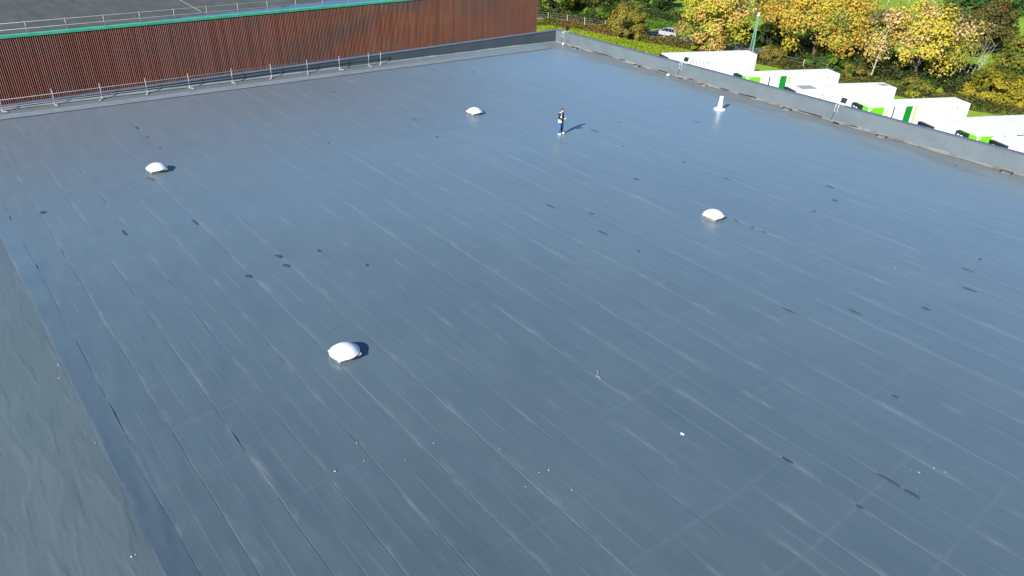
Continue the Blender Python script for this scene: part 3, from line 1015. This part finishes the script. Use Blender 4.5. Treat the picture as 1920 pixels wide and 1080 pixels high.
# ================================================================== lattice mast
ms = thing('lattice_mast', 'slim green lattice mast with a pale lamp head behind the first trailer', 'mast', (102.4, 65.4, GROUND))
HM = 7.25
legs = []
for k in range(3):
    a = 2 * math.pi * k / 3 + .3
    legs.append((lambda z, a=a: Vector(((.36 * (1 - z / HM) + .08) * math.cos(a), (.36 * (1 - z / HM) + .08) * math.sin(a), z))))
for f_ in legs:
    MB().tube([f_(0), f_(HM)], .045, 6).obj('leg', M_MAST, ms)
lt = MB()
nb = 15
for k in range(nb):
    z0, z1 = HM * k / nb, HM * (k + 1) / nb
    for i in range(3):
        j = (i + 1) % 3
        lt.tube([legs[i](z0), legs[j](z1)], .022, 4)
        lt.tube([legs[i](z1), legs[j](z1)], .020, 4)
lt.obj('lattice', M_MAST, ms)
MB().box(-.25, .25, -.16, .16, HM, HM + .12).lathe([(.10, HM + .12), (.16, HM + .2), (.16, HM + .42), (.05, HM + .5)], 12).obj('lamp_head', M_WHITE, ms)

# ================================================================== car on the lane
cr = thing('parked_car', 'silver white hatchback on the lane half hidden behind scrub', 'car', (107.4, 86.3, GROUND + .004), math.atan2(.957, -.29))
# local +x = forward
prof = [(-2.1, .35), (-2.15, .75), (-2.05, .95), (1.0, .98), (1.95, .80), (2.15, .6), (2.12, .33), (-2.0, .30)]
W2 = .86
b = MB()
npf = len(prof)
vs = [(x, -W2, z) for x, z in prof] + [(x, W2, z) for x, z in prof]
b.add(vs, [tuple(range(npf - 1, -1, -1)), tuple(range(npf, 2 * npf))] + [(i, (i + 1) % npf, npf + (i + 1) % npf, npf + i) for i in range(npf)])
b.obj('body', M_CARP, cr, bevel=.05)
cab = [(-2.0, .95, .80), (-1.45, 1.42, .62), (.10, 1.46, .62), (.98, .97, .78)]
gl = MB()
vs = [(x, -w, z) for x, z, w in cab] + [(x, w, z) for x, z, w in cab]
gl.add(vs, [(3, 2, 1, 0), (4, 5, 6, 7), (0, 1, 5, 4), (2, 3, 7, 6), (1, 2, 6, 5)])
gl.obj('windows', M_GLASSD, cr, bevel=.02)
MB().box(-1.48, .12, -.60, .60, 1.445, 1.485).obj('roof_panel', M_CARP, cr, bevel=.015)
pl = MB()
for s in (-1, 1):
    pl.tube([(-2.03, s * .80, .95), (-1.46, s * .62, 1.46)], .06, 5)
    pl.tube([(.12, s * .62, 1.47), (1.0, s * .78, .98)], .04, 5)
    pl.tube([(-.6, s * .70, 1.2), (-.6, s * .635, 1.46)], .03, 4)
    pl.tube([(-.6, s * .80, .97), (-.6, s * .70, 1.2)], .03, 4)
pl.obj('pillars', M_CARP, cr)
for s in (-1, 1):
    MB().box(-2.19, -2.10, s * .72 - .12, s * .72 + .12, .68, .90).obj('tail_lamp', M_RED, cr)
    MB().box(2.06, 2.14, s * .62 - .16, s * .62 + .16, .58, .74).obj('headlight', M_LAMPGLASS, cr)
ct = MB().lathe([(.19, -.10), (.31, -.10), (.32, -.06), (.32, .06), (.31, .10), (.19, .10)], 18, 0, (0, 0, 0), Matrix.Rotation(rad(90), 4, 'X')).mesh('tyre', M_TYRE, True)
crm = MB().lathe([(.03, -.11), (.18, -.09), (.20, .09)], 14, 0, (0, 0, 0), Matrix.Rotation(rad(90), 4, 'X')).mesh('rim', M_RIM, True)
for x in (-1.35, 1.32):
    for s in (-1, 1):
        w = put('tyre', ct, cr, (x, s * .79, .32))
        put('rim', crm, w, (0, 0, 0), (0, 0, 0 if s < 0 else math.pi))

# ================================================================== the person
PX, PY = 33.55, 34.85
person = thing('person', 'person in pale vest, black jacket and blue jeans looking down at a hand held controller', 'person', (PX, PY, rz(PX) + .03), rad(-162))
verts, edges, rads = [], [], []


def jv(p, r, parent=None):
    verts.append(p); rads.append(r)
    if parent is not None: edges.append((parent, len(verts) - 1))
    return len(verts) - 1


pel = jv((0, 0, .96), (.15, .11))
sp1 = jv((0, .0, 1.12), (.145, .10), pel)
ch = jv((0, -.01, 1.32), (.17, .115), sp1)
nk0 = jv((0, 0, 1.47), (.085, .07), ch)
nk = jv((0, .025, 1.545), (.055, .055), nk0)
h1 = jv((0, .055, 1.61), (.075, .085), nk)
h2 = jv((0, .055, 1.69), (.080, .10), h1)
h3 = jv((0, .03, 1.76), (.055, .065), h2)
nose = jv((0, .165, 1.645), (.014, .016), h1)
hands = {}
for s in (-1, 1):
    hp = jv((s * .10, 0, .90), (.105, .11), pel)
    kn = jv((s * (.13), .03 if s > 0 else .06, .50), (.082, .085), hp)
    an = jv((s * (.17), -.03 if s > 0 else .03, .10), (.06, .065), kn)
    jv((s * (.20), .12 if s > 0 else .18, .045), (.04, .028), an)
    sh = jv((s * .19, -.01, 1.40), (.075, .075), ch)
    el = jv((s * .27, -.02, 1.12), (.05, .05), sh)
    wr = jv((s * .13, .24, 1.14), (.033, .033), el)
    pm = jv((s * .095, .30, 1.15), (.036, .022), wr)
    hands[s] = (s * .095, .30, 1.15)
    for q in range(4):
        f1 = jv((s * (.095 - .0) + s * (.03 - q * .02), .35 - abs(q - 1.3) * .006, 1.155), (.010, .010), pm)
        f2 = jv((s * .095 + s * (.03 - q * .02) - s * .012, .385 - abs(q - 1.3) * .008, 1.140), (.0085, .0085), f1)
        jv((s * .095 + s * (.03 - q * .02) - s * .02, .39 - abs(q - 1.3) * .008, 1.115), (.0075, .0075), f2)
    t1 = jv((s * .058, .315, 1.175), (.012, .012), pm)
    jv((s * .045, .345, 1.190), (.010, .010), t1)
pm_ = bpy.data.meshes.new('body')
pm_.from_pydata(verts, edges, [])
po = bpy.data.objects.new('body', pm_)
COL.objects.link(po)
md = po.modifiers.new('skin', 'SKIN')
md.use_smooth_shade = True
for i, r in enumerate(rads):
    pm_.skin_vertices[0].data[i].radius = r
    pm_.skin_vertices[0].data[i].use_root = (i == 0)
s_ = po.modifiers.new('sub', 'SUBSURF')
s_.levels = s_.render_levels = 2
bpy.context.view_layer.update()
bme = bpy.data.meshes.new_from_object(po.evaluated_get(bpy.context.evaluated_depsgraph_get()))
bpy.data.objects.remove(po)
bme.materials.clear()
bme.materials.append(M_SKIN)
bme.name = 'body'
put('body', bme, person)


def shell(name, mat, test, off, thick=.012):
    bm = bmesh.new()
    bm.from_mesh(bme)
    bm.normal_update()
    kill = [f for f in bm.faces if not test(f.calc_center_median())]
    bmesh.ops.delete(bm, geom=kill, context='FACES')
    nrm = {v.index: v.normal.copy() for v in bm.verts}
    for v in bm.verts:
        v.co += v.normal * off
    me = bpy.data.meshes.new(name)
    bm.to_mesh(me)
    bm.free()
    me.materials.clear()
    me.materials.append(mat)
    me.polygons.foreach_set('use_smooth', [True] * len(me.polygons))
    return put(name, me, person)


arm = lambda c: abs(c.x) > .182 and c.z > 1.0 or (c.y > .13 and 1.0 < c.z < 1.25)
hand = lambda c: c.y > .255 and 1.05 < c.z < 1.24
shell('jeans', M_JEANS, lambda c: .07 < c.z < .99 and not arm(c), .014)
shell('jacket', M_JACKET, lambda c: (.92 < c.z < 1.525 or arm(c)) and not hand(c) and c.z < 1.53, .02)
shell('vest', M_VEST, lambda c: .84 < c.z < 1.48 and not arm(c) and abs(c.x) < .20 and (c.y < .055 or abs(c.x) > .115), .05)
shell('hair', M_HAIR, lambda c: c.z > 1.60 and (c.z > 1.695 or c.y < .05), .016)
for s in (-1, 1):
    y0 = .02 if s > 0 else .08
    shm = MB().lathe([(.02, 0), (.058, .005), (.062, .04), (.05, .08), (.045, .12)], 14, 0, (0, 0, 0), Matrix.Translation((s * .185, y0 + .03, 0)) @ Matrix.Diagonal((1, 2.3, 1, 1)))
    shm.obj('shoe', M_SHOE, person, True)
for s in (-1, 1):
    MB().lathe([(.002, -.008), (.009, 0), (.002, .008)], 8, 0, (s * .032, .150, 1.675)).obj('eye', M_EYE, person, True)
    MB().lathe([(.004, -.03), (.016, -.01), (.018, .015), (.006, .03)], 8, 0, (s * .088, .05, 1.655)).obj('ear', M_SKIN, person, True)
MB().box(-.024, .024, .140, .152, 1.598, 1.606).obj('mouth', simple('lips', (.38, .14, .12), .5), person)
rc = thing('remote_controller', 'small white remote controller held in the hands of the person', 'controller', (PX, PY, rz(PX) + .03), rad(-162))
MB().box(-.085, .085, .315, .415, 1.165, 1.20).obj('case', M_WHITE, rc, bevel=.012)
MB().box(-.075, .075, .405, .412, 1.20, 1.30).obj('screen_holder', M_WHITE, rc)
for s in (-1, 1):
    MB().tube([(s * .05, .35, 1.198), (s * .05, .35, 1.225)], .007, 6).obj('stick', M_BLACK, rc)

# ================================================================== trees, shrubs, hedges
G_DK = [(.020, .045, .012), (.035, .070, .018), (.055, .10, .022), (.030, .058, .020)]
G_MID = [(.06, .13, .015), (.09, .17, .02), (.12, .19, .025), (.05, .10, .02)]
G_BRIGHT = [(.17, .27, .02), (.25, .32, .02), (.30, .31, .02), (.12, .20, .02)]
OLIVE = [(.22, .19, .03), (.27, .21, .04), (.15, .15, .03), (.10, .11, .025)]
GOLD = [(.62, .47, .05), (.55, .42, .05), (.34, .33, .05), (.58, .40, .08), (.48, .40, .05), (.60, .35, .06), (.20, .24, .045)]
GOLD_A = [(.58, .48, .055), (.60, .47, .11), (.44, .44, .04), (.56, .36, .10), (.42, .23, .07), (.22, .28, .04), (.62, .48, .17)]
GOLD_C = [(.60, .48, .07), (.62, .46, .19), (.54, .47, .05), (.62, .43, .24), (.56, .46, .04), (.28, .29, .05)]
RUST = [(.20, .12, .035), (.16, .11, .03), (.13, .12, .03), (.09, .08, .025)]
WILLOW = [(.28, .26, .018), (.36, .29, .02), (.18, .20, .015), (.10, .13, .015), (.40, .31, .03)]
GREY = [(.27, .23, .17), (.22, .19, .13), (.20, .19, .08)]


def crown_leaves(c, r, rz_, pal, n, size, seed, low=0.0, clumps=None, csize=.30, upbias=.35):
    rg = np.random.default_rng(seed)
    nc = clumps or max(22, int(n / 130))
    d = rg.normal(size=(nc, 3))
    d /= np.linalg.norm(d, axis=1, keepdims=True)
    d[:, 2] = np.where(d[:, 2] < -.55, -d[:, 2], d[:, 2])
    rr = .38 + .62 * rg.random(nc) ** .5
    bulge = .80 + .40 * vnoise(d * 1.7 + 5, seed)
    cc = d * (rr * bulge)[:, None]
    k = rg.integers(0, nc, n)
    cs = csize * (.65 + .7 * rg.random(nc))
    q = rg.normal(size=(n, 3))
    q /= np.linalg.norm(q, axis=1, keepdims=True)
    q *= (rg.random(n) ** .45)[:, None]
    p = cc[k] + q * cs[k][:, None]
    # stray twigs beyond the outline
    st = rg.random(n) < .05
    p[st] *= 1.09
    pos = np.array(c) + p * np.array([r, r, rz_])
    nrm = q * .8 + p * .8 + rg.normal(size=(n, 3)) * .5 + np.array([-.25, -.1, upbias])
    s = size * (.6 + .8 * rg.random(n))
    # colour: one hue per bough, drifting through the crown, plus leaf-to-leaf scatter
    pal = np.array(pal)
    h = vnoise(cc * 1.8 + seed, seed + 1)
    h = np.clip((h - .5) * 1.9 + .5, 0, .999)
    idx = np.clip((h * len(pal)).astype(int) + rg.integers(-1, 2, nc), 0, len(pal) - 1)
    col = pal[idx[k]] * (.86 + .28 * rg.random(n))[:, None]
    alt = rg.random(n) < .2
    col[alt] = pal[rg.integers(0, len(pal), alt.sum())] * .95
    keep = pos[:, 2] > GROUND + .12 + low
    return pos[keep], nrm[keep], s[keep], np.clip(col[keep], .004, .74)


def plant(name, label, cat, x, y, zc, r, rz_, pal, dens=1.0, size=.42, seed=1, trunk=True, bark=None, group=None, csize=.30, low=0.0, stems=None):
    t = thing(name, label, cat, (x, y, GROUND), 0, group)
    n = int(dens * 105 * (r * rz_ + .5 * r * r) * (.42 / size) ** 2) + 400
    lp, ln, ls, lc = crown_leaves((0, 0, zc - GROUND), r, rz_, pal, n, size, seed, csize=csize)
    # local ground is z = 0 here
    pos = lp
    rg = random.Random(seed)
    keepz = pos[:, 2] > .12 + low
    put('crown' if trunk else 'foliage', leaf_mesh('crown', pos[keepz], ln[keepz], ls[keepz], lc[keepz]), t)
    H = zc - GROUND
    tk = MB()
    if trunk:
        top = max(H + rz_ * .45, 1.2)
        r0 = .05 + .028 * r
        bend = [(0, 0, -.1), (rg.uniform(-.2, .2), rg.uniform(-.2, .2), top * .35), (rg.uniform(-.4, .4), rg.uniform(-.4, .4), top * .7), (rg.uniform(-.5, .5), rg.uniform(-.5, .5), top)]
        tk.tube(bend, [r0, r0 * .8, r0 * .5, r0 * .15], 8)
        for k in range(9):
            a = rg.uniform(0, 6.28)
            zb = top * rg.uniform(.25, .7)
            e = Vector((math.cos(a) * r * rg.uniform(.5, .85), math.sin(a) * r * rg.uniform(.5, .85), min(zb + rz_ * rg.uniform(.2, .7), H + rz_ * .8)))
            tk.tube([(0, 0, zb), (e.x * .5, e.y * .5, (zb + e.z) / 2 + .2), tuple(e)], [r0 * .4, r0 * .25, r0 * .06], 5)
        tk.obj('trunk', bark or M_BARK, t)
    else:
        for k in range(7):
            a = rg.uniform(0, 6.28)
            tk.tube([(math.cos(a) * .2, math.sin(a) * .2, -.05), (math.cos(a) * r * .6, math.sin(a) * r * .6, max(H + rz_ * .4, .5))], [.05, .015], 5)
        tk.obj('stems', bark or M_BARK, t)
    return t


plant('golden_tree', 'tall golden leaved tree with orange patches left of the lattice mast', 'tree', 107.8, 76.2, -7.2, 7.0, 5.9, GOLD_A, 1.0, .36, 101, csize=.24)
plant('golden_tree', 'broad deep yellow tree between the mast and the pale birch', 'tree', 114.4, 61.7, -5.1, 8.5, 6.4, GOLD, 1.0, .37, 102, csize=.22)
plant('golden_tree', 'pale peach and yellow tree behind the middle trailers, right of the birch', 'tree', 115.2, 45.9, -6.8, 7.0, 6.1, GOLD_C, 1.0, .36, 103, csize=.24)
plant('lime_tree', 'fresh yellow green tree beside the end of the brown wall', 'tree', 102.4, 109.6, -8.7, 3.1, 3.5, G_BRIGHT, 1.3, .42, 104)
plant('evergreen_tree', 'dark green tree in shade just right of the fresh yellow green one', 'tree', 112.5, 114.5, -8.8, 3.4, 4.6, G_DK, 1.2, .45, 105)
plant('mixed_tree', 'olive and green tree above the round bush left of centre top', 'tree', 117.0, 112.0, -8.9, 3.8, 4.4, OLIVE + G_MID, 1.1, .45, 106)
plant('round_bush', 'round olive yellow bush standing at the edge of the grass strip', 'bush', 99.6, 88.6, -8.9, 3.2, 3.1, [(.30, .25, .035), (.24, .21, .03), (.34, .27, .04), (.20, .19, .03)], 1.9, .30, 107, trunk=False, csize=.24)
plant('broadleaf_tree', 'dark leafy tree behind the lane above the parked car', 'tree', 126.5, 105.9, -9.4, 4.2, 4.2, G_DK + [(.06, .11, .03)], 1.1, .5, 108)
plant('broadleaf_tree', 'mid green tree at the top edge behind the round bush', 'tree', 129.0, 113.8, -8.6, 5.0, 3.6, G_MID + OLIVE, 1.0, .5, 109)
plant('low_shrub', 'bright green shrub behind the fence left of the round bush', 'shrub', 107.7, 103.4, -10.6, 2.7, 1.5, G_BRIGHT[:2] + G_MID, 1.5, .34, 110, trunk=False)
plant('conifer', 'blackish green conifer squeezed between dark tree and first golden tree', 'tree', 139.1, 111.1, -9.6, 2.7, 4.2, [(.010, .028, .018), (.014, .036, .022), (.008, .02, .014)], 1.3, .5, 111)
plant('low_shrub', 'dark green shrub in shadow behind the lattice mast', 'shrub', 117.5, 72.0, -9.4, 2.3, 3.0, G_DK[:3], 1.4, .42, 112, trunk=False)
plant('scrub', 'olive brown scrub behind the tail of the first trailer', 'shrub', 108.1, 64.7, -10.7, 2.5, 1.6, OLIVE[:3] + [(.20, .16, .04)], 2.0, .26, 113, trunk=False)
plant('low_shrub', 'mid green shrub under the broad yellow tree', 'shrub', 110.6, 56.6, -10.7, 3.4, 1.9, G_MID, 1.5, .36, 114, trunk=False)
plant('low_shrub', 'small green shrub at the foot of the pale birch', 'shrub', 109.0, 51.7, -10.7, 2.4, 1.4, G_MID[:2] + OLIVE, 1.6, .32, 115, trunk=False)
plant('wispy_tree', 'wispy olive tree between the broad yellow tree and the pale peach one', 'tree', 127.4, 58.1, -7.8, 2.0, 3.7, [(.30, .25, .04), (.25, .21, .05), (.20, .17, .05)], .8, .34, 116, csize=.2)
plant('bare_scrub', 'grey brown leafless scrub below the far green field', 'shrub', 150.5, 67.6, -9.4, 3.9, 1.8, GREY, 1.2, .34, 117, trunk=False)
plant('broadleaf_tree', 'large dark green tree at the top right in front of the field', 'tree', 162.6, 56.2, -6.6, 7.7, 5.3, [(.030, .070, .016), (.045, .095, .020), (.065, .125, .025), (.025, .05, .015)], 1.0, .60, 118, csize=.24)
plant('rust_tree', 'brownish red tree in front of the large dark green tree', 'tree', 142.4, 47.1, -7.6, 4.3, 5.2, RUST, 1.2, .40, 119, csize=.22)
plant('broadleaf_tree', 'yellow green tree right of the brownish red one by the right edge', 'tree', 134.3, 39.2, -8.9, 3.8, 4.1, [(.20, .20, .02), (.14, .17, .02), (.09, .13, .02), (.25, .22, .025)], 1.3, .42, 120)
plant('willow_bush', 'dense yellow green willow bush behind the fourth trailer', 'bush', 116.9, 35.3, -10.6, 4.3, 3.0, WILLOW, 1.9, .28, 121, trunk=False, csize=.22)
plant('willow_bush', 'golden willow bush cut off by the right edge of the picture', 'bush', 117.8, 31.2, -10.6, 3.3, 2.7, [(.40, .31, .025), (.34, .28, .02), (.24, .23, .02)], 1.9, .28, 122, trunk=False, csize=.22)
plant('low_shrub', 'yellow green shrub low behind the tail of the third trailer', 'shrub', 109.1, 42.4, -10.8, 3.0, 1.5, G_BRIGHT[:3] + OLIVE + G_MID[:2], 1.6, .34, 123, trunk=False)
plant('hedgerow_tree', 'small dark green tree at the far right beyond the field corner', 'tree', 196.1, 59.8, -10.2, 3.0, 2.2, G_MID[:2] + G_DK[1:], 1.0, .5, 124)
plant('low_shrub', 'dark shrub in shade close to the end of the brown wall', 'shrub', 106.5, 117.0, -9.6, 2.6, 3.2, G_DK, 1.2, .42, 125, trunk=False)
plant('low_shrub', 'dark green shrub below the pale trunks right of the pale peach tree', 'shrub', 122.8, 42.4, -10.3, 2.4, 1.9, G_DK[1:] + G_MID[:1], 1.4, .36, 126, trunk=False)
plant('broadleaf_tree', 'green tree showing between the first two golden trees', 'tree', 127.1, 79.6, -6.5, 2.4, 3.4, G_MID + [(.22, .24, .03)], 1.1, .45, 127)
plant('hedge', 'brown hedge along the top of the far green field', 'hedge', 204.0, 90.0, -9.9, 8.5, 1.5, [(.10, .075, .03), (.14, .10, .04), (.08, .08, .03)], .8, .5, 128, trunk=False)
plant('broadleaf_tree', 'olive green tree at the top edge right of the mixed tree', 'tree', 136.0, 122.0, -8.4, 5.6, 4.2, OLIVE + G_MID, 1.0, .5, 129)
plant('broadleaf_tree', 'shaded dark tree at the top edge behind the conifer', 'tree', 150.0, 121.0, -8.2, 6.0, 4.4, G_DK, 1.0, .55, 130)
plant('low_shrub', 'yellow and orange shrub low between the lane and the first trailer', 'shrub', 103.6, 74.6, -10.5, 2.3, 1.3, GOLD_A[:5] + G_BRIGHT[:2], 1.5, .34, 131, trunk=False)


def bare_tree(name, label, x, y, trunks, seed, twigs=10):
    t = thing(name, label, 'tree', (x, y, GROUND))
    rg = random.Random(seed)
    for (dx, dy, top, lx, ly, r0) in trunks:
        tk = MB()
        pts = [Vector((dx + lx * k / 5 + rg.uniform(-.06, .06), dy + ly * k / 5 + rg.uniform(-.06, .06), -.1 + top * k / 5)) for k in range(6)]
        tk.tube(pts, [r0, r0 * .85, r0 * .7, r0 * .5, r0 * .3, r0 * .1], 6)
        tr = tk.obj('trunk', M_PALEBARK, t)
        br = MB()
        for k in range(twigs):
            i = rg.uniform(1.2, 4.6)
            p = pts[int(i)].lerp(pts[int(i) + 1], i - int(i))
            a = rg.uniform(0, 6.28)
            L = rg.uniform(.7, 1.9)
            e = p + Vector((math.cos(a) * L, math.sin(a) * L, L * rg.uniform(.3, 1.0)))
            br.tube([p, p.lerp(e, .55) + Vector((0, 0, .12)), e], [r0 * .32, r0 * .2, r0 * .06], 4)
        br.obj('branch', M_PALEBARK, tr)
    return t


bare_tree('birch_tree', 'slim pale leafless birch between broad yellow tree and pale peach tree', 109.6, 49.6, [(0, 0, 8.2, .9, -.3, .12)], 5, 16)
bare_tree('pale_stemmed_tree', 'cluster of pale bare stems below the brownish red tree', 122.0, 41.0,
          [(0, 0, 6.4, 1.5, -.9, .085), (.3, -.2, 6.0, 2.0, -1.3, .07), (-.3, .2, 7.0, .6, .0, .08), (.5, .1, 5.6, 2.4, -1.0, .06), (-1.0, .9, 7.8, .3, .5, .08)], 6, 7)
bare_tree('pale_stemmed_tree', 'few thin bare stems rising from the willow at the right edge', 124.0, 34.0, [(0, 0, 4.6, 1.4, -1.2, .06), (.3, .4, 4.2, .7, -.3, .05)], 7, 8)


# ground cover: brambles along the fence, rough grass on the strip, scrub by the lane
def cover(name, poly, n, hmax, size, pal, seed, flat_=.35):
    """leaf cover scattered in a band along a polyline; poly = (x, y, half width)"""
    rg = np.random.default_rng(seed)
    seg = rg.integers(0, len(poly) - 1, n)
    t = rg.random(n)
    P = np.array(poly, dtype=float)
    a, b = P[seg], P[seg + 1]
    q = a + (b - a) * t[:, None]
    d = b[:, :2] - a[:, :2]
    d /= np.linalg.norm(d, axis=1, keepdims=True)
    nn = np.stack([-d[:, 1], d[:, 0]], -1)
    off = (rg.random(n) * 2 - 1)
    xy = q[:, :2] + nn * (off * q[:, 2])[:, None]
    lump = .35 + .9 * vnoise(np.stack([xy[:, 0] * .55, xy[:, 1] * .55, 0 * off], -1), seed) ** 1.3
    z = GROUND + hmax * lump * (1 - off ** 4) * rg.random(n) ** .5
    pal = np.array(pal)
    h = np.clip((vnoise(np.stack([xy[:, 0] * .35, xy[:, 1] * .35, 0 * off + 3], -1), seed + 2) - .5) * 2 + .5, 0, .999)
    idx = np.clip((h * len(pal)).astype(int) + rg.integers(-1, 2, n), 0, len(pal) - 1)
    col = pal[idx] * (.75 + .5 * rg.random(n))[:, None]
    nrm = rg.normal(size=(n, 3)) + np.array([0, 0, flat_])
    me = leaf_mesh(name, np.concatenate([xy, z[:, None]], 1), nrm, size * (.6 + .8 * rg.random(n)), np.clip(col, .004, .6))
    return tag(put(name, me), kind='stuff')


BRAM = [(.24, .15, .045), (.20, .17, .035), (.14, .14, .03), (.26, .19, .05), (.10, .12, .025), (.20, .21, .03)]
cover('bramble_cover', [(92.5, 108, 2.0), (96.8, 102.0, 1.9), (99.0, 95, 1.8), (100.2, 88, 1.8)], 9000, 1.5, .26, BRAM, 201)
cover('bramble_cover', [(100.6, 87, 1.6), (102.6, 81, 1.7), (103.8, 76.5, 1.8), (104.5, 72, 1.9)], 8000, 1.75, .26, [(.16, .17, .03), (.22, .17, .045), (.12, .15, .025), (.20, .14, .05)], 202)
cover('rough_grass', [(90, 110, 2.5), (94.3, 100, 2.7), (96.0, 92, 3.0), (97.0, 84, 3.4), (98.6, 76, 3.6), (99.5, 71, 2.8)], 26000, .35, .20,
      [(.25, .34, .02), (.32, .40, .03), (.36, .41, .035), (.28, .37, .02)], 203, .1)
cover('undergrowth', [(95, 121, 1.6), (99.5, 112.5, 1.6), (102.5, 105.5, 1.5), (104.5, 99, 1.3), (105.3, 94.5, .9)], 7000, 2.3, .30, [(.05, .08, .018), (.08, .12, .02), (.14, .16, .03), (.05, .06, .02)], 208)
cover('bank_grass', [(108, 108, 3.0), (112.4, 97, 3.2), (115, 88, 3.4), (118, 80, 3.4)], 16000, .9, .26, [(.09, .19, .018), (.13, .24, .025), (.17, .26, .03), (.10, .16, .03)], 204, .2)
cover('scrub_cover', [(106, 70, 2.4), (107.5, 62, 2.8), (107.6, 54, 2.8), (108, 46, 2.8), (109.5, 38, 2.8), (112, 28, 2.8), (115, 18, 2.8)], 20000, 1.1, .26,
      [(.13, .13, .03), (.18, .16, .035), (.09, .12, .02), (.14, .10, .035), (.07, .10, .02)], 205)
cover('undergrowth', [(110, 124, 4), (116, 108, 4), (122, 92, 4), (120, 76, 4), (122, 62, 4), (124, 48, 4), (126, 34, 4)], 22000, 2.4, .34,
      [(.04, .075, .018), (.06, .10, .02), (.10, .12, .03), (.05, .06, .02)], 206)
cover('undergrowth', [(112.5, 66, 2.5), (114, 58, 3), (115, 50, 3), (116, 42, 3), (119, 36, 3)], 16000, 2.3, .32, [(.035, .07, .016), (.05, .09, .02), (.09, .12, .025), (.05, .06, .02)], 209)
cover('meadow_fringe', [(150, 78, 5), (150, 62, 6), (152, 50, 6), (154, 40, 5)], 9000, 1.4, .36, [(.20, .22, .04), (.27, .23, .08), (.17, .25, .03)], 207)

# ================================================================== fences
def post_fence(label, pts, h, r, wires, name='post_and_wire_fence'):
    t = thing(name, label, 'fence', (pts[0][0], pts[0][1], GROUND))
    pme = MB().tube([(0, 0, -.1), (0, 0, h)], [r, r * .9], 7).mesh('post', M_POST)
    rg = random.Random(3)
    for (x, y) in pts:
        put('post', pme, t, (x - pts[0][0], y - pts[0][1], 0), (rad(rg.uniform(-4, 4)), rad(rg.uniform(-4, 4)), 0))
    for z in wires:
        MB().tube([(x - pts[0][0], y - pts[0][1], z) for x, y in pts], .012, 4).obj('wire', M_WIRE, t)
    return t


post_fence('timber post and wire fence through the brambles beside the grass strip', [(92.5, 112.5), (94.6, 108.6), (96.3, 105.3), (98.0, 102.0), (99.0, 98.4), (100.2, 94.6), (101.2, 91), (102.4, 87.2), (103.2, 83.4), (104.3, 79.8)],
           1.95, .085, (1.85, 1.5, 1.1, .7))
post_fence('row of pale timber posts with wire across the far green field', [(172.5, 84.6), (177.2, 83.6), (181.5, 82.9), (186, 82.4), (190.2, 81.9), (194.5, 81.4), (199, 80.9), (203.5, 80.4)], 1.75, .09, (1.5, 1.0))
post_fence('single old timber posts in the scrub behind the first trailer', [(107.0, 66.9), (107.4, 63.2), (107.8, 59.4), (107.9, 55.6)], 1.5, .07, (1.35, .9))
